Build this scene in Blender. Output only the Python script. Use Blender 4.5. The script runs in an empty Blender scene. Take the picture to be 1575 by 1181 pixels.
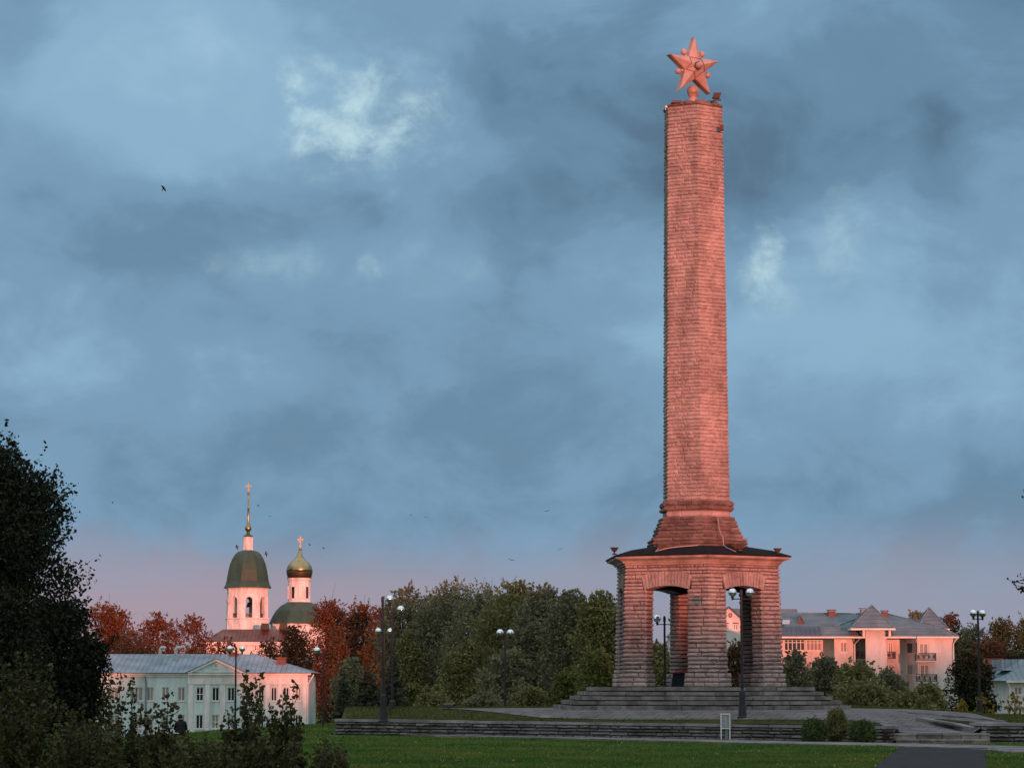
import bpy, math, random
import numpy as np
from mathutils import Vector, Matrix
R = math.radians
SC = bpy.context.scene
COL = SC.collection
random.seed(7)

# ------------------------------------------------------------------ camera
F = 4000.0                       # focal length in photograph pixels (photo 1575 x 1181)
TP = 465.5 / F                   # tan(pitch): the horizon lies at row 1056
PITCH = math.atan(TP)
EYE = 2.0
cam_d = bpy.data.cameras.new('camera')
cam = bpy.data.objects.new('camera', cam_d)
COL.objects.link(cam)
cam_d.sensor_width = 36.0
cam_d.lens = 36.0 * F / 1575.0
cam_d.clip_start = 0.5
cam_d.clip_end = 9000
cam.location = (0, 0, EYE)
cam.rotation_euler = (math.pi / 2 + PITCH, 0, 0)
SC.camera = cam
SC.render.resolution_x = 1024
SC.render.resolution_y = 767

# ------------------------------------------------------------------ light
SUN_AZ = R(16.0)                  # behind the photographer, a little to the right
SUN_EL = R(0.9)
SUNV = Vector((math.sin(SUN_AZ) * math.cos(SUN_EL), -math.cos(SUN_AZ) * math.cos(SUN_EL), math.sin(SUN_EL)))
ld = bpy.data.lights.new('sun', 'SUN')
ld.energy = 4.95
ld.color = (1.0, 0.25, 0.168)
ld.angle = R(0.53)
sun = bpy.data.objects.new('sun', ld)
COL.objects.link(sun)
sun.rotation_euler = (-SUNV).to_track_quat('-Z', 'Y').to_euler()
SC.view_settings.view_transform = 'Standard'
SC.view_settings.look = 'None'
SC.view_settings.exposure = 0.0
SC.view_settings.gamma = 1.0
SC.render.engine = 'CYCLES'
SC.cycles.max_bounces = 6
SC.cycles.use_denoising = True

def rayv(px, py):
    cp, sp = math.cos(PITCH), math.sin(PITCH)
    f = Vector((0, cp, sp)); u = Vector((0, -sp, cp)); r = Vector((1, 0, 0))
    return f + u * ((590.5 - py) / F) + r * ((px - 787.5) / F)

world = bpy.data.worlds.new('World')
SC.world = world
world.use_nodes = True
def build_world():
    nt = world.node_tree; nt.nodes.clear()
    N = nt.nodes.new; L = nt.links.new
    def math_(op, a, b=None, c=None):
        n = N('ShaderNodeMath'); n.operation = op
        for i, v in enumerate((a, b, c)):
            if v is None: continue
            if isinstance(v, (int, float)): n.inputs[i].default_value = v
            else: L(v, n.inputs[i])
        return n.outputs[0]
    def mapr(v, a, b, c, d, smooth=True):
        n = N('ShaderNodeMapRange'); n.interpolation_type = 'SMOOTHSTEP' if smooth else 'LINEAR'
        L(v, n.inputs[0])
        for i, x in enumerate((a, b, c, d)): n.inputs[i + 1].default_value = x
        return n.outputs[0]
    def mix(f, a, b):
        n = N('ShaderNodeMix'); n.data_type = 'RGBA'; n.clamp_factor = True
        if isinstance(f, (int, float)): n.inputs[0].default_value = f
        else: L(f, n.inputs[0])
        for i, v in ((6, a), (7, b)):
            if isinstance(v, tuple): n.inputs[i].default_value = (*v, 1)
            else: L(v, n.inputs[i])
        return n.outputs[2]
    def scale(col, f):
        n = N('ShaderNodeVectorMath'); n.operation = 'SCALE'; L(col, n.inputs[0])
        if isinstance(f, (int, float)): n.inputs['Scale'].default_value = f
        else: L(f, n.inputs['Scale'])
        return n.outputs[0]
    tc = N('ShaderNodeTexCoord'); d = tc.outputs['Generated']
    sx = N('ShaderNodeSeparateXYZ'); L(d, sx.inputs[0])
    x, y, z = sx.outputs
    def noise(vec_scale, sc, detail, rough, dist, off=0.0):
        m = N('ShaderNodeMapping'); L(d, m.inputs[0])
        m.inputs['Scale'].default_value = vec_scale; m.inputs['Location'].default_value = (off, off * .7, off * 1.3)
        n = N('ShaderNodeTexNoise'); L(m.outputs[0], n.inputs['Vector'])
        n.inputs['Scale'].default_value = sc; n.inputs['Detail'].default_value = detail
        n.inputs['Roughness'].default_value = rough; n.inputs['Distortion'].default_value = dist
        return n.outputs['Fac']
    n1 = noise((1, 1, 1.9), 6.0, 7, .5, .25, 12.3)
    n2 = noise((1, 1, 1.5), 17.0, 8, .55, .35, 8.4)
    n3 = noise((1, 1, 1.35), 45.0, 8, .62, .25, 1.7)
    n4 = noise((1, 1, 1.1), 62.0, 7, .62, .25, 5.2)
    s = math_('ADD', math_('MULTIPLY', n1, .44), math_('MULTIPLY', n2, .46))
    s = math_('ADD', s, .05)
    # patches of thick and of thin cloud, each in its own direction of the sky
    def blob(px, py, rx, rz, torn=False):
        v = rayv(px, py).normalized()
        sub = N('ShaderNodeVectorMath'); sub.operation = 'SUBTRACT'; L(d, sub.inputs[0]); sub.inputs[1].default_value = v
        mul = N('ShaderNodeVectorMath'); mul.operation = 'MULTIPLY'; L(sub.outputs[0], mul.inputs[0])
        mul.inputs[1].default_value = (1 / rx, 1 / rx, 1 / rz)
        ln = N('ShaderNodeVectorMath'); ln.operation = 'LENGTH'; L(mul.outputs[0], ln.inputs[0])
        warp = math_('ADD', ln.outputs['Value'], math_('MULTIPLY', math_('SUBTRACT', n3 if torn else n2, .5), 2.6 if torn else .9))
        return mapr(warp, 0.0, 1.0, 1.0, 0.0)
    for (px, py, rx, rz, k) in BLOBS:
        s = math_('MULTIPLY_ADD', blob(px, py, rx * 1.45, rz * 1.45), k, s)
    s = math_('MULTIPLY_ADD', math_('SUBTRACT', n3, .5), .11, s)
    ramp = N('ShaderNodeValToRGB'); L(s, ramp.inputs[0])
    cr = ramp.color_ramp; cr.interpolation = 'EASE'
    stops = ((.0, (.070, .140, .225)), (.20, (.098, .184, .282)), (.38, (.145, .270, .405)), (.52, (.195, .352, .515)), (.66, (.268, .462, .640)), (.84, (.38, .59, .76)))
    while len(cr.elements) < len(stops): cr.elements.new(.5)
    for e, (p, c) in zip(cr.elements, stops): e.position = p; e.color = (*c, 1)
    col = ramp.outputs[0]
    # torn bright openings
    for (px, py, rx, rz, k) in HOLES:
        b = blob(px, py, rx * 1.25, rz * 1.25, True)
        t = math_('MULTIPLY', b, mapr(n4, .34, .68, .25, 1.0))
        col = mix(math_('MULTIPLY', t, k), col, (.56, .78, .86))
    # pink and grey band low over the ground opposite the sun
    pk = mapr(math_('ADD', z, math_('MULTIPLY', math_('SUBTRACT', n2, .5), .045)), .026, .070, 1.0, 0.0)
    side = mapr(x, -.16, .16, .95, .80)
    pinkc = mix(mapr(x, -.17, .10, 0, 1), (.415, .340, .415), (.345, .350, .440))
    low = mapr(z, .008, .040, .6, 0.0)
    pinkc = mix(math_('MULTIPLY', low, mapr(x, -.20, .02, 1.0, .25)), pinkc, (.50, .325, .375))
    col = mix(math_('MULTIPLY', pk, side), col, pinkc)
    # the sky is lighter overhead and towards the sun
    up = mapr(z, .28, .8, 0.0, 1.6)
    back = mapr(y, .6, -.7, 0.0, 1.0)
    glow = math_('MAXIMUM', up, back)
    grey = N('ShaderNodeRGBToBW'); L(col, grey.inputs[0])
    warm = scale(mix(1.0, col, (1, 1, 1)), grey.outputs[0])
    tint = N('ShaderNodeVectorMath'); tint.operation = 'MULTIPLY'; L(warm, tint.inputs[0]); tint.inputs[1].default_value = (2.15, 2.25, 2.4)
    col = mix(math_('MINIMUM', glow, 1.0), col, scale(tint.outputs[0], mapr(glow, 1.0, 1.6, 1.0, 1.35)))
    sky = N('ShaderNodeTexSky'); sky.sky_type = 'NISHITA'; sky.sun_disc = False
    sky.sun_elevation = SUN_EL; sky.sun_rotation = math.pi - SUN_AZ
    col10 = scale(col, 10.0)
    out = mix(.92, sky.outputs[0], col10)
    bg = N('ShaderNodeBackground'); bg.inputs['Strength'].default_value = 0.1
    L(out, bg.inputs['Color'])
    wo = N('ShaderNodeOutputWorld'); L(bg.outputs[0], wo.inputs[0])
BLOBS = [  # photo direction, angular radii, change of cloud brightness
    (280, 60, .085, .040, .13), (60, 230, .06, .040, .06), (545, 190, .060, .045, .10), (40, 40, .03, .016, -.06),
    (240, 375, .080, .020, -.10), (720, 40, .075, .020, -.06), (880, 210, .070, .045, -.11), (520, 330, .05, .016, -.05),
    (1330, 120, .19, .070, -.13), (1420, 250, .13, .022, -.07), (1120, 60, .06, .03, .03), (1250, 440, .085, .040, .13), (1500, 460, .06, .035, .08), (1440, 440, .020, .016, -.06),
    (450, 425, .055, .016, .09), (680, 430, .07, .025, .06), (535, 470, .026, .016, -.07), (900, 430, .04, .02, -.04), (1300, 600, .09, .025, .04),
    (620, 660, .14, .014, -.05), (850, 800, .16, .014, -.06), (1300, 740, .12, .018, -.05), (200, 580, .10, .03, .03), (150, 690, .08, .016, -.03),
]
HOLES = [(540, 165, .023, .017, 1.0), (555, 170, .034, .026, .40), (595, 215, .008, .014, .6), (480, 180, .010, .008, .6), (1176, 400, .010, .014, .85), (1190, 450, .010, .016, .35), (1285, 355, .014, .016, .35), (440, 405, .030, .008, .25), (560, 410, .006, .006, .4), (700, 420, .02, .01, .15)]
build_world()

# ------------------------------------------------------------------ helpers
def mat(name, cols, rough=.7, scale=4.0, metallic=0.0, bump=0.0, bscale=None, tone=False, noise_amt=.5, trans=0.0, spec=.3, stretch=(1, 1, 1), stain=0.0, coat=0.0):
    """cols: two or three colours mixed by noise and, where tone is set, by the per-face tone."""
    m = bpy.data.materials.new(name); m.use_nodes = True
    nt = m.node_tree; nt.nodes.clear(); N = nt.nodes.new; L = nt.links.new
    tc = N('ShaderNodeTexCoord')
    mp = N('ShaderNodeMapping'); L(tc.outputs['Object'], mp.inputs[0]); mp.inputs['Scale'].default_value = stretch
    no = N('ShaderNodeTexNoise'); L(mp.outputs[0], no.inputs['Vector'])
    no.inputs['Scale'].default_value = scale; no.inputs['Detail'].default_value = 6; no.inputs['Roughness'].default_value = .62
    mr = N('ShaderNodeMapRange'); L(no.outputs['Fac'], mr.inputs[0])
    mr.inputs[1].default_value = .3; mr.inputs[2].default_value = .7
    fac = mr.outputs[0]
    if tone:
        at = N('ShaderNodeAttribute'); at.attribute_name = 'tone'
        mx = N('ShaderNodeMix'); mx.data_type = 'FLOAT'; mx.inputs[0].default_value = noise_amt
        L(at.outputs['Fac'], mx.inputs[2]); L(fac, mx.inputs[3]); fac = mx.outputs[0]
    rp = N('ShaderNodeValToRGB'); L(fac, rp.inputs[0]); cr = rp.color_ramp
    while len(cr.elements) < len(cols): cr.elements.new(.5)
    for i, (e, c) in enumerate(zip(cr.elements, cols)): e.position = i / (len(cols) - 1); e.color = (*c, 1)
    colr = rp.outputs[0]
    if stain:                       # weathering: broad streaks of soot and damp
        m2 = N('ShaderNodeMapping'); L(tc.outputs['Object'], m2.inputs[0]); m2.inputs['Scale'].default_value = (1, 1, .3)
        n3 = N('ShaderNodeTexNoise'); L(m2.outputs[0], n3.inputs['Vector']); n3.inputs['Scale'].default_value = 1.1; n3.inputs['Detail'].default_value = 7; n3.inputs['Roughness'].default_value = .65
        r3 = N('ShaderNodeMapRange'); L(n3.outputs['Fac'], r3.inputs[0]); r3.inputs[1].default_value = .34; r3.inputs[2].default_value = .60; r3.inputs[3].default_value = 1 - stain; r3.inputs[4].default_value = 1.06
        sc3 = N('ShaderNodeVectorMath'); sc3.operation = 'SCALE'; L(colr, sc3.inputs[0]); L(r3.outputs[0], sc3.inputs['Scale']); colr = sc3.outputs[0]
    b = N('ShaderNodeBsdfPrincipled'); L(colr, b.inputs['Base Color'])
    b.inputs['Roughness'].default_value = rough; b.inputs['Metallic'].default_value = metallic
    b.inputs['Specular IOR Level'].default_value = spec
    b.inputs['Coat Weight'].default_value = coat
    out = b.outputs[0]
    if bump:
        n2 = N('ShaderNodeTexNoise'); L(mp.outputs[0], n2.inputs['Vector']); n2.inputs['Scale'].default_value = bscale or scale * 4; n2.inputs['Detail'].default_value = 5
        bp = N('ShaderNodeBump'); bp.inputs['Strength'].default_value = bump; bp.inputs['Distance'].default_value = .05
        L(n2.outputs['Fac'], bp.inputs['Height']); L(bp.outputs[0], b.inputs['Normal'])
    if trans:
        t = N('ShaderNodeBsdfTranslucent'); L(rp.outputs[0], t.inputs['Color'])
        ms = N('ShaderNodeMixShader'); ms.inputs[0].default_value = trans
        L(b.outputs[0], ms.inputs[1]); L(t.outputs[0], ms.inputs[2]); out = ms.outputs[0]
    o = N('ShaderNodeOutputMaterial'); L(out, o.inputs[0])
    return m

def glass_mat(name, base, rough=.03):
    return mat(name, (base, tuple(c * 1.6 for c in base)), rough=rough, scale=1.2, spec=.6)

def tag(o, label=None, cat=None, group=None, kind=None):
    if label: o['label'] = label
    if cat: o['category'] = cat
    if group: o['group'] = group
    if kind: o['kind'] = kind
    return o

def empty(name, loc, label=None, cat=None, group=None, rz=0.0):
    o = bpy.data.objects.new(name, None); COL.objects.link(o)
    o.empty_display_size = .2; o.location = loc; o.rotation_euler = (0, 0, rz)
    return tag(o, label, cat, group)

def root_of(o):
    while o.parent: o = o.parent
    return o

class MB:
    def __init__(self): self.v = []; self.f = []; self.t = []; self.tone = .5
    def vert(self, p): self.v.append((p[0], p[1], p[2])); return len(self.v) - 1
    def face(self, idx, tone=None): self.f.append(tuple(idx)); self.t.append(self.tone if tone is None else tone)
    def poly(self, pts, tone=None): self.face([self.vert(p) for p in pts], tone)
    def hexa(self, a, b, tone=None):
        """a: bottom quad, b: top quad, same winding"""
        n = len(a); i = [self.vert(p) for p in a]; j = [self.vert(p) for p in b]
        self.face(i[::-1], tone); self.face(j, tone)
        for k in range(n): self.face((i[k], i[(k + 1) % n], j[(k + 1) % n], j[k]), tone)
    def box(self, x0, x1, y0, y1, z0, z1, tone=None):
        self.hexa([(x0, y0, z0), (x1, y0, z0), (x1, y1, z0), (x0, y1, z0)], [(x0, y0, z1), (x1, y0, z1), (x1, y1, z1), (x0, y1, z1)], tone)
    def tube(self, pts, rad, n=8, cap=True, tone=None):
        pts = [Vector(p) for p in pts]
        if not hasattr(rad, '__len__'): rad = [rad] * len(pts)
        rings = []
        prev = None
        for i, p in enumerate(pts):
            d = (pts[min(i + 1, len(pts) - 1)] - pts[max(i - 1, 0)])
            d = d.normalized() if d.length > 1e-9 else Vector((0, 0, 1))
            a = prev if prev is not None and abs(prev.dot(d)) < .98 else (Vector((1, 0, 0)) if abs(d.x) < .9 else Vector((0, 1, 0)))
            a = (a - d * a.dot(d)).normalized(); prev = a; b = d.cross(a)
            rings.append([self.vert(p + (a * math.cos(2 * math.pi * k / n) + b * math.sin(2 * math.pi * k / n)) * rad[i]) for k in range(n)])
        for r0, r1 in zip(rings, rings[1:]):
            for k in range(n): self.face((r0[k], r0[(k + 1) % n], r1[(k + 1) % n], r1[k]), tone)
        if cap: self.face(rings[0][::-1], tone); self.face(rings[-1], tone)
    def lathe(self, c, prof, n=16, rot=0.0, tone=None, cap=True):
        """prof: (radius, z) from the bottom up"""
        rings = [[self.vert((c[0] + r * math.sin(rot + 2 * math.pi * k / n), c[1] - r * math.cos(rot + 2 * math.pi * k / n), c[2] + z)) for k in range(n)] for r, z in prof]
        for r0, r1 in zip(rings, rings[1:]):
            for k in range(n): self.face((r0[k], r0[(k + 1) % n], r1[(k + 1) % n], r1[k]), tone)
        if cap: self.face(rings[0][::-1], tone); self.face(rings[-1], tone)
    def sphere(self, c, r, n=16, m=10, tone=None, sc=(1, 1, 1)):
        prof = [(max(1e-4, r * math.sin(math.pi * i / m)) * sc[0], -r * math.cos(math.pi * i / m) * sc[2]) for i in range(m + 1)]
        self.lathe(c, prof, n, tone=tone)
    def build(self, name, material, parent=None, smooth=False, local=False):
        me = bpy.data.meshes.new(name)
        v = np.array(self.v, dtype=float)
        if parent is not None and not local: v = v - np.array(root_of(parent).location)
        me.from_pydata([tuple(p) for p in v], [], self.f)
        me.attributes.new('tone', 'FLOAT', 'FACE').data.foreach_set('value', np.array(self.t, dtype=np.float32))
        for m in (material if isinstance(material, (list, tuple)) else [material]): me.materials.append(m)
        if smooth: me.shade_smooth()
        me.update()
        o = bpy.data.objects.new(name, me); COL.objects.link(o)
        if parent is not None: o.parent = parent
        return o

def at(px, py, Y):
    d = rayv(px, py); k = Y / d.y
    return Vector((d.x * k, Y, EYE + d.z * k))
def zat(py, Y): return at(787.5, py, Y).z
def xat(px, py, Y): return at(px, py, Y).x
def sm(t): t = max(0.0, min(1.0, t)); return t * t * (3 - 2 * t)
def lerp(a, b, t): return a + (b - a) * t

class Face:
    """a vertical wall plane from p0 (left) to p1 (right) as seen from outside"""
    def __init__(s, p0, p1):
        s.p = Vector((p0[0], p0[1], 0)); d = Vector((p1[0] - p0[0], p1[1] - p0[1], 0)); s.len = d.length
        s.t = d.normalized(); s.n = Vector((s.t.y, -s.t.x, 0))
    def P(s, u, d, z): q = s.p + s.t * u + s.n * d; return Vector((q.x, q.y, z))
    def box(s, mb, u0, u1, d0, d1, z0, z1, tone=None):
        mb.hexa([s.P(u0, d1, z0), s.P(u1, d1, z0), s.P(u1, d0, z0), s.P(u0, d0, z0)], [s.P(u0, d1, z1), s.P(u1, d1, z1), s.P(u1, d0, z1), s.P(u0, d0, z1)], tone)
    def wall(s, mb, z0, z1, holes=(), depth=.16, u0=0.0, u1=None):
        u1 = s.len if u1 is None else u1
        us = sorted({u0, u1, *[h[0] for h in holes], *[h[1] for h in holes]}); zs = sorted({z0, z1, *[h[2] for h in holes], *[h[3] for h in holes]})
        for a, b in zip(us, us[1:]):
            for c, e in zip(zs, zs[1:]):
                mu, mz = (a + b) / 2, (c + e) / 2
                if any(h[0] < mu < h[1] and h[2] < mz < h[3] for h in holes): continue
                mb.poly([s.P(a, 0, c), s.P(b, 0, c), s.P(b, 0, e), s.P(a, 0, e)])
        for h in holes:
            a, b, c, e = h[:4]
            for q in (((a, c), (a, e)), ((b, e), (b, c)), ((a, e), (b, e)), ((b, c), (a, c))):
                (ua, za), (ub, zb) = q
                mb.poly([s.P(ua, 0, za), s.P(ub, 0, zb), s.P(ub, -depth, zb), s.P(ua, -depth, za)])
    def window(s, parent, h, fm, gm, mull=1, trans=(), bar=.06, name='window', sill=True, d=-.11):
        a, b, c, e = h[:4]
        mb = MB()
        for (x0, x1, z0, z1) in ((a, a + bar, c, e), (b - bar, b, c, e), (a + bar, b - bar, c, c + bar), (a + bar, b - bar, e - bar, e)):
            s.box(mb, x0, x1, d - .06, d, z0, z1)
        for k in range(mull):
            m = a + (b - a) * (k + 1) / (mull + 1); s.box(mb, m - bar * .5, m + bar * .5, d - .06, d + .003, c + bar, e - bar)
        for t in trans:
            z = c + (e - c) * t; s.box(mb, a + bar, b - bar, d - .06, d + .006, z - bar * .4, z + bar * .4)
        if sill: s.box(mb, a - .08, b + .08, -.1, .1, c - .09, c - .003)
        w = mb.build(name, fm, parent)
        g = MB(); s.box(g, a + .01, b - .01, d - .05, d - .035, c + .01, e - .01); g.build('pane', gm, w)
        return w

def courses(H, ch, rng):
    cuts = [0.0]
    for k in range(max(1, round(H / ch))): cuts.append(cuts[-1] + rng.uniform(.86, 1.14))
    return [c / cuts[-1] for c in cuts]

def stones(mb, bl, br, tr, tl, rng, ch=.2, lr=(.45, 1.1), dep=.05, ext0=True, ext1=True, n=None, gap=.008, tone=(0.1, .9), jag=.8, cuts=None):
    """rough-faced stone courses laid on a quad; n is its outward normal"""
    bl, br, tr, tl = map(Vector, (bl, br, tr, tl))
    if n is None: n = (br - bl).cross(tl - bl).normalized()
    H = ((tl - bl).length + (tr - br).length) / 2
    cuts = cuts or courses(H, ch, rng); nc = len(cuts) - 1
    def Q(u, v, d): return bl.lerp(br, u).lerp(tl.lerp(tr, u), v) + n * d
    for k in range(nc):
        v0, v1 = cuts[k], cuts[k + 1]; W = (bl.lerp(tl, v0) - br.lerp(tr, v0)).length
        us = [0.0]; u = 0
        while True:
            u += rng.uniform(*lr) / W
            if u > 1 - lr[0] * .5 / W: break
            us.append(u)
        us.append(1.0)
        gv = gap / H
        crow = rng.uniform(.8, 1.15)
        for a, b in zip(us, us[1:]):
            gu = gap / W; d = dep * rng.uniform(.7, 1.15) * crow; tn = rng.uniform(*tone)
            ea = d * .577 / W if (a == 0 and ext0) else 0; eb = d * .577 / W if (b == 1 and ext1) else 0
            a0 = a + (gu if a > 0 else 0); b0 = b - (gu if b < 1 else 0); va, vb = v0 + gv, v1 - gv
            iu = min(.035 / W, (b0 - a0) * .2); iv = (vb - va) * .28
            j = lambda: rng.uniform(-jag, jag) * d * .5
            ring0 = [mb.vert(Q(a0, va, -.02)), mb.vert(Q(b0, va, -.02)), mb.vert(Q(b0, vb, -.02)), mb.vert(Q(a0, vb, -.02))]
            fa = a0 + (iu if not (a == 0 and ext0) else -ea); fb = b0 - (iu if not (b == 1 and ext1) else -eb)
            m = (fa + fb) / 2 + rng.uniform(-.2, .2) * (fb - fa)
            va2, vb2 = va + iv * rng.uniform(.4, 1.3), vb - iv * rng.uniform(.4, 1.3)
            r = [mb.vert(Q(fa, va2, d * .8 + j())), mb.vert(Q(m, va2, d * .8 + j())), mb.vert(Q(fb, va2, d * .8 + j())),
                 mb.vert(Q(fb, vb2, d * .8 + j())), mb.vert(Q(m, vb2, d * .8 + j())), mb.vert(Q(fa, vb2, d * .8 + j()))]
            c0 = mb.vert(Q((fa + m) / 2, (va2 + vb2) / 2, d * 1.25 + j())); c1 = mb.vert(Q((fb + m) / 2, (va2 + vb2) / 2, d * 1.25 + j()))
            for q in ((ring0[0], ring0[1], r[2], r[1], r[0]), (ring0[1], ring0[2], r[3], r[2]), (ring0[2], ring0[3], r[5], r[4], r[3]), (ring0[3], ring0[0], r[0], r[5]),
                      (r[0], r[1], c0), (r[1], r[4], c0), (r[4], r[5], c0), (r[5], r[0], c0), (r[1], r[2], c1), (r[2], r[3], c1), (r[3], r[4], c1), (r[4], r[1], c1)):
                mb.face(q, tn)

# ------------------------------------------------------------------ materials
M = {}
M['stone'] = mat('rough_stone', ((.19, .142, .130), (.40, .312, .288), (.52, .42, .392)), rough=.9, scale=4.5, bump=.9, bscale=16, tone=True, noise_amt=.5, stain=0.42)
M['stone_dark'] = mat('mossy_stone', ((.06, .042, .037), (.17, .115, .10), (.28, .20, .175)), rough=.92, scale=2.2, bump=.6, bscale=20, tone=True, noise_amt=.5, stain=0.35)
M['mortar'] = mat('dark_joint', ((.018, .013, .012), (.05, .034, .03)), rough=.95, scale=8)
M['plaster_stone'] = mat('dressed_stone', ((.26, .19, .165), (.42, .32, .28), (.5, .40, .36)), rough=.85, scale=1.6, bump=.25, bscale=14, stain=0.4)
M['step'] = mat('step_stone', ((.065, .062, .058), (.20, .188, .178), (.33, .31, .295)), rough=.9, scale=2.2, bump=.7, bscale=14, tone=True, noise_amt=.6, stain=0.25)
M['wallstone'] = mat('wall_stone', ((.075, .072, .068), (.16, .155, .15), (.27, .27, .27)), rough=.92, scale=2.5, bump=.5, bscale=15, tone=True, noise_amt=.45, stain=0.4)
M['cap'] = mat('cap_slab', ((.10, .10, .10), (.21, .21, .215), (.30, .30, .31)), rough=.85, scale=1.5, bump=.3, bscale=12, tone=True, stain=0.45)
M['roofdark'] = mat('bitumen_roof', ((.006, .006, .007), (.014, .014, .016)), rough=.9, scale=3, spec=.1)
M['seam'] = mat('star_seam', ((.05, .03, .025), (.10, .06, .05)), rough=.6, scale=9)
M['star'] = mat('star_plaster', ((.24, .15, .125), (.38, .245, .21), (.46, .32, .28)), rough=.42, scale=1.6, bump=.1, bscale=14, spec=.5, stain=0.18)
M['blackmetal'] = mat('black_metal', ((.008, .009, .010), (.018, .019, .022)), rough=.5, scale=6, spec=.4)
M['rust'] = mat('rusty_metal', ((.05, .03, .025), (.14, .07, .05)), rough=.7, scale=12)
M['globe'] = mat('mirrored_glass', ((.70, .74, .78), (.86, .89, .92)), rough=.07, metallic=1.0, scale=14, bump=.02, bscale=18)
M['cable'] = mat('cable_sheath', ((.42, .32, .30), (.55, .42, .38)), rough=.6)
M['slate'] = mat('black_granite', ((.008, .013, .016), (.02, .026, .03)), rough=.35, scale=6)
M['redcloth'] = mat('red_ribbon', ((.35, .01, .01), (.55, .02, .02)), rough=.6, scale=9)
M['whitemetal'] = mat('white_painted_metal', ((.48, .50, .50), (.70, .72, .71)), rough=.55, scale=9, bump=.05)
M['greymetal'] = mat('grey_painted_metal', ((.14, .18, .19), (.23, .27, .27)), rough=.6, scale=7)
M['asphalt'] = mat('asphalt', ((.012, .012, .014), (.022, .022, .025), (.032, .032, .035)), rough=.95, scale=3, bump=.4, bscale=60, stain=0.4)
M['pathstone'] = mat('pale_path', ((.10, .10, .10), (.19, .19, .195), (.26, .26, .27)), rough=.9, scale=1.4, bump=.3, bscale=20, stain=0.45)
M['bark'] = mat('dark_bark', ((.03, .024, .02), (.075, .06, .05)), rough=.95, scale=9, stretch=(1, 1, .25), bump=.5)
M['birchbark'] = mat('pale_bark', ((.10, .09, .08), (.24, .22, .20)), rough=.9, scale=7, stretch=(1, 1, .5))
M['redbark'] = mat('reddish_bark', ((.07, .035, .025), (.14, .07, .05)), rough=.95, scale=7, stretch=(1, 1, .5))

def leafmat(name, c, trans=.25, scale=1.2, na=.4): return mat(name, c, rough=.62, scale=scale, tone=True, noise_amt=na, trans=trans, spec=.2)
LM = {
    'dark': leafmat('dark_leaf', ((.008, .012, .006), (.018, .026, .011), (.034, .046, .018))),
    'olive': leafmat('olive_leaf', ((0000.0811, 0000.0811, 0000.0369), (0000.1769, 0000.1769, 0000.0664), (0000.3315, 0000.3021, 0000.1032)), scale=.5),
    'greyolive': leafmat('grey_olive_leaf', ((0000.0826, 0000.0869, 0000.0578), (0000.1735, 0000.1735, 0000.0991), (0000.3100, 0000.2892, 0000.1487)), scale=.4),
    'brown': leafmat('brown_leaf', ((0.0450, 0.0240, 0.0150), (0.0975, 0.0540, 0.0240), (0.1650, 0.0930, 0.0330)), scale=.4),
    'red': leafmat('red_leaf', ((.050, .020, .010), (.135, .050, .020), (.215, .090, .030)), scale=.35),
    'ygreen': leafmat('yellow_green_leaf', ((.030, .034, .010), (.085, .088, .020), (.17, .15, .032)), scale=.9),
    'lightgreen': leafmat('bright_green_leaf', ((00.0462, 00.0588, 00.0210), (00.1302, 00.1470, 00.0378), (00.2625, 00.2625, 00.0714)), scale=1.0),
    'apple': leafmat('apple_leaf', ((.018, .020, .008), (.052, .054, .017), (.135, .115, .045)), scale=3.0, na=.25),
    'spruce': leafmat('spruce_needle', ((00.0195, 00.0254, 00.0175), (00.0585, 00.0663, 00.0390), (00.1170, 00.1131, 00.0585)), trans=.05),
    'autumn': leafmat('autumn_leaf', ((.030, .034, .012), (.075, .072, .020), (.15, .125, .032)), scale=.5),
    'juniper': leafmat('juniper_leaf', ((00.0235, 00.0403, 00.0168), (00.0672, 00.1042, 00.0336), (00.1260, 00.1680, 00.0504)), trans=.1, scale=3),
    'gold': leafmat('gold_leaf', ((.10, .075, .012), (.24, .17, .03), (.36, .25, .04)), scale=3),
}
# ------------------------------------------------------------------ ground
def YW(x):                                   # line of the low stone wall
    return 98.6 - .575 * (x + 6.6) if x < 12.7 else 87.4
def gz(x, y):
    z = .006 * (min(y, 112) - 62) if y > 62 else 0.0
    z += .05 * math.sin(x * .31 + y * .17) * math.sin(y * .23 - 1.1) * sm((y - 40) / 20) * (1 - sm((y - 84) / 8))
    if x < -6:
        z += -.02 * min(-6 - x, 10) * sm((y - 90) / 12)
    if x > 16.6: z -= .28 * sm((x - 16.6) / .2) * (1 - sm((y - 84.6) / .2))
    yc = max(98, min(126, 106 + (x + 13.5) * 4.4)) if x < -6 else 108
    far = lerp(-4.6, -2.0, sm((x + 5) / 25)) + lerp(0, 3.0, sm((x + 60) / 60)) * sm((y - 420) / 300)
    z = lerp(z, far, sm((y - yc) / 40))
    return z
def gnd_hit(px, py, fn=gz):
    d = rayv(px, py); a = 40.0          # first meeting of the view ray with the land
    while a < 400:
        p = d * (a / d.y)
        if EYE + p.z < fn(p.x, a): break
        a += .05
    p = d * (a / d.y); return Vector((p.x, a, EYE + p.z))

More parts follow.
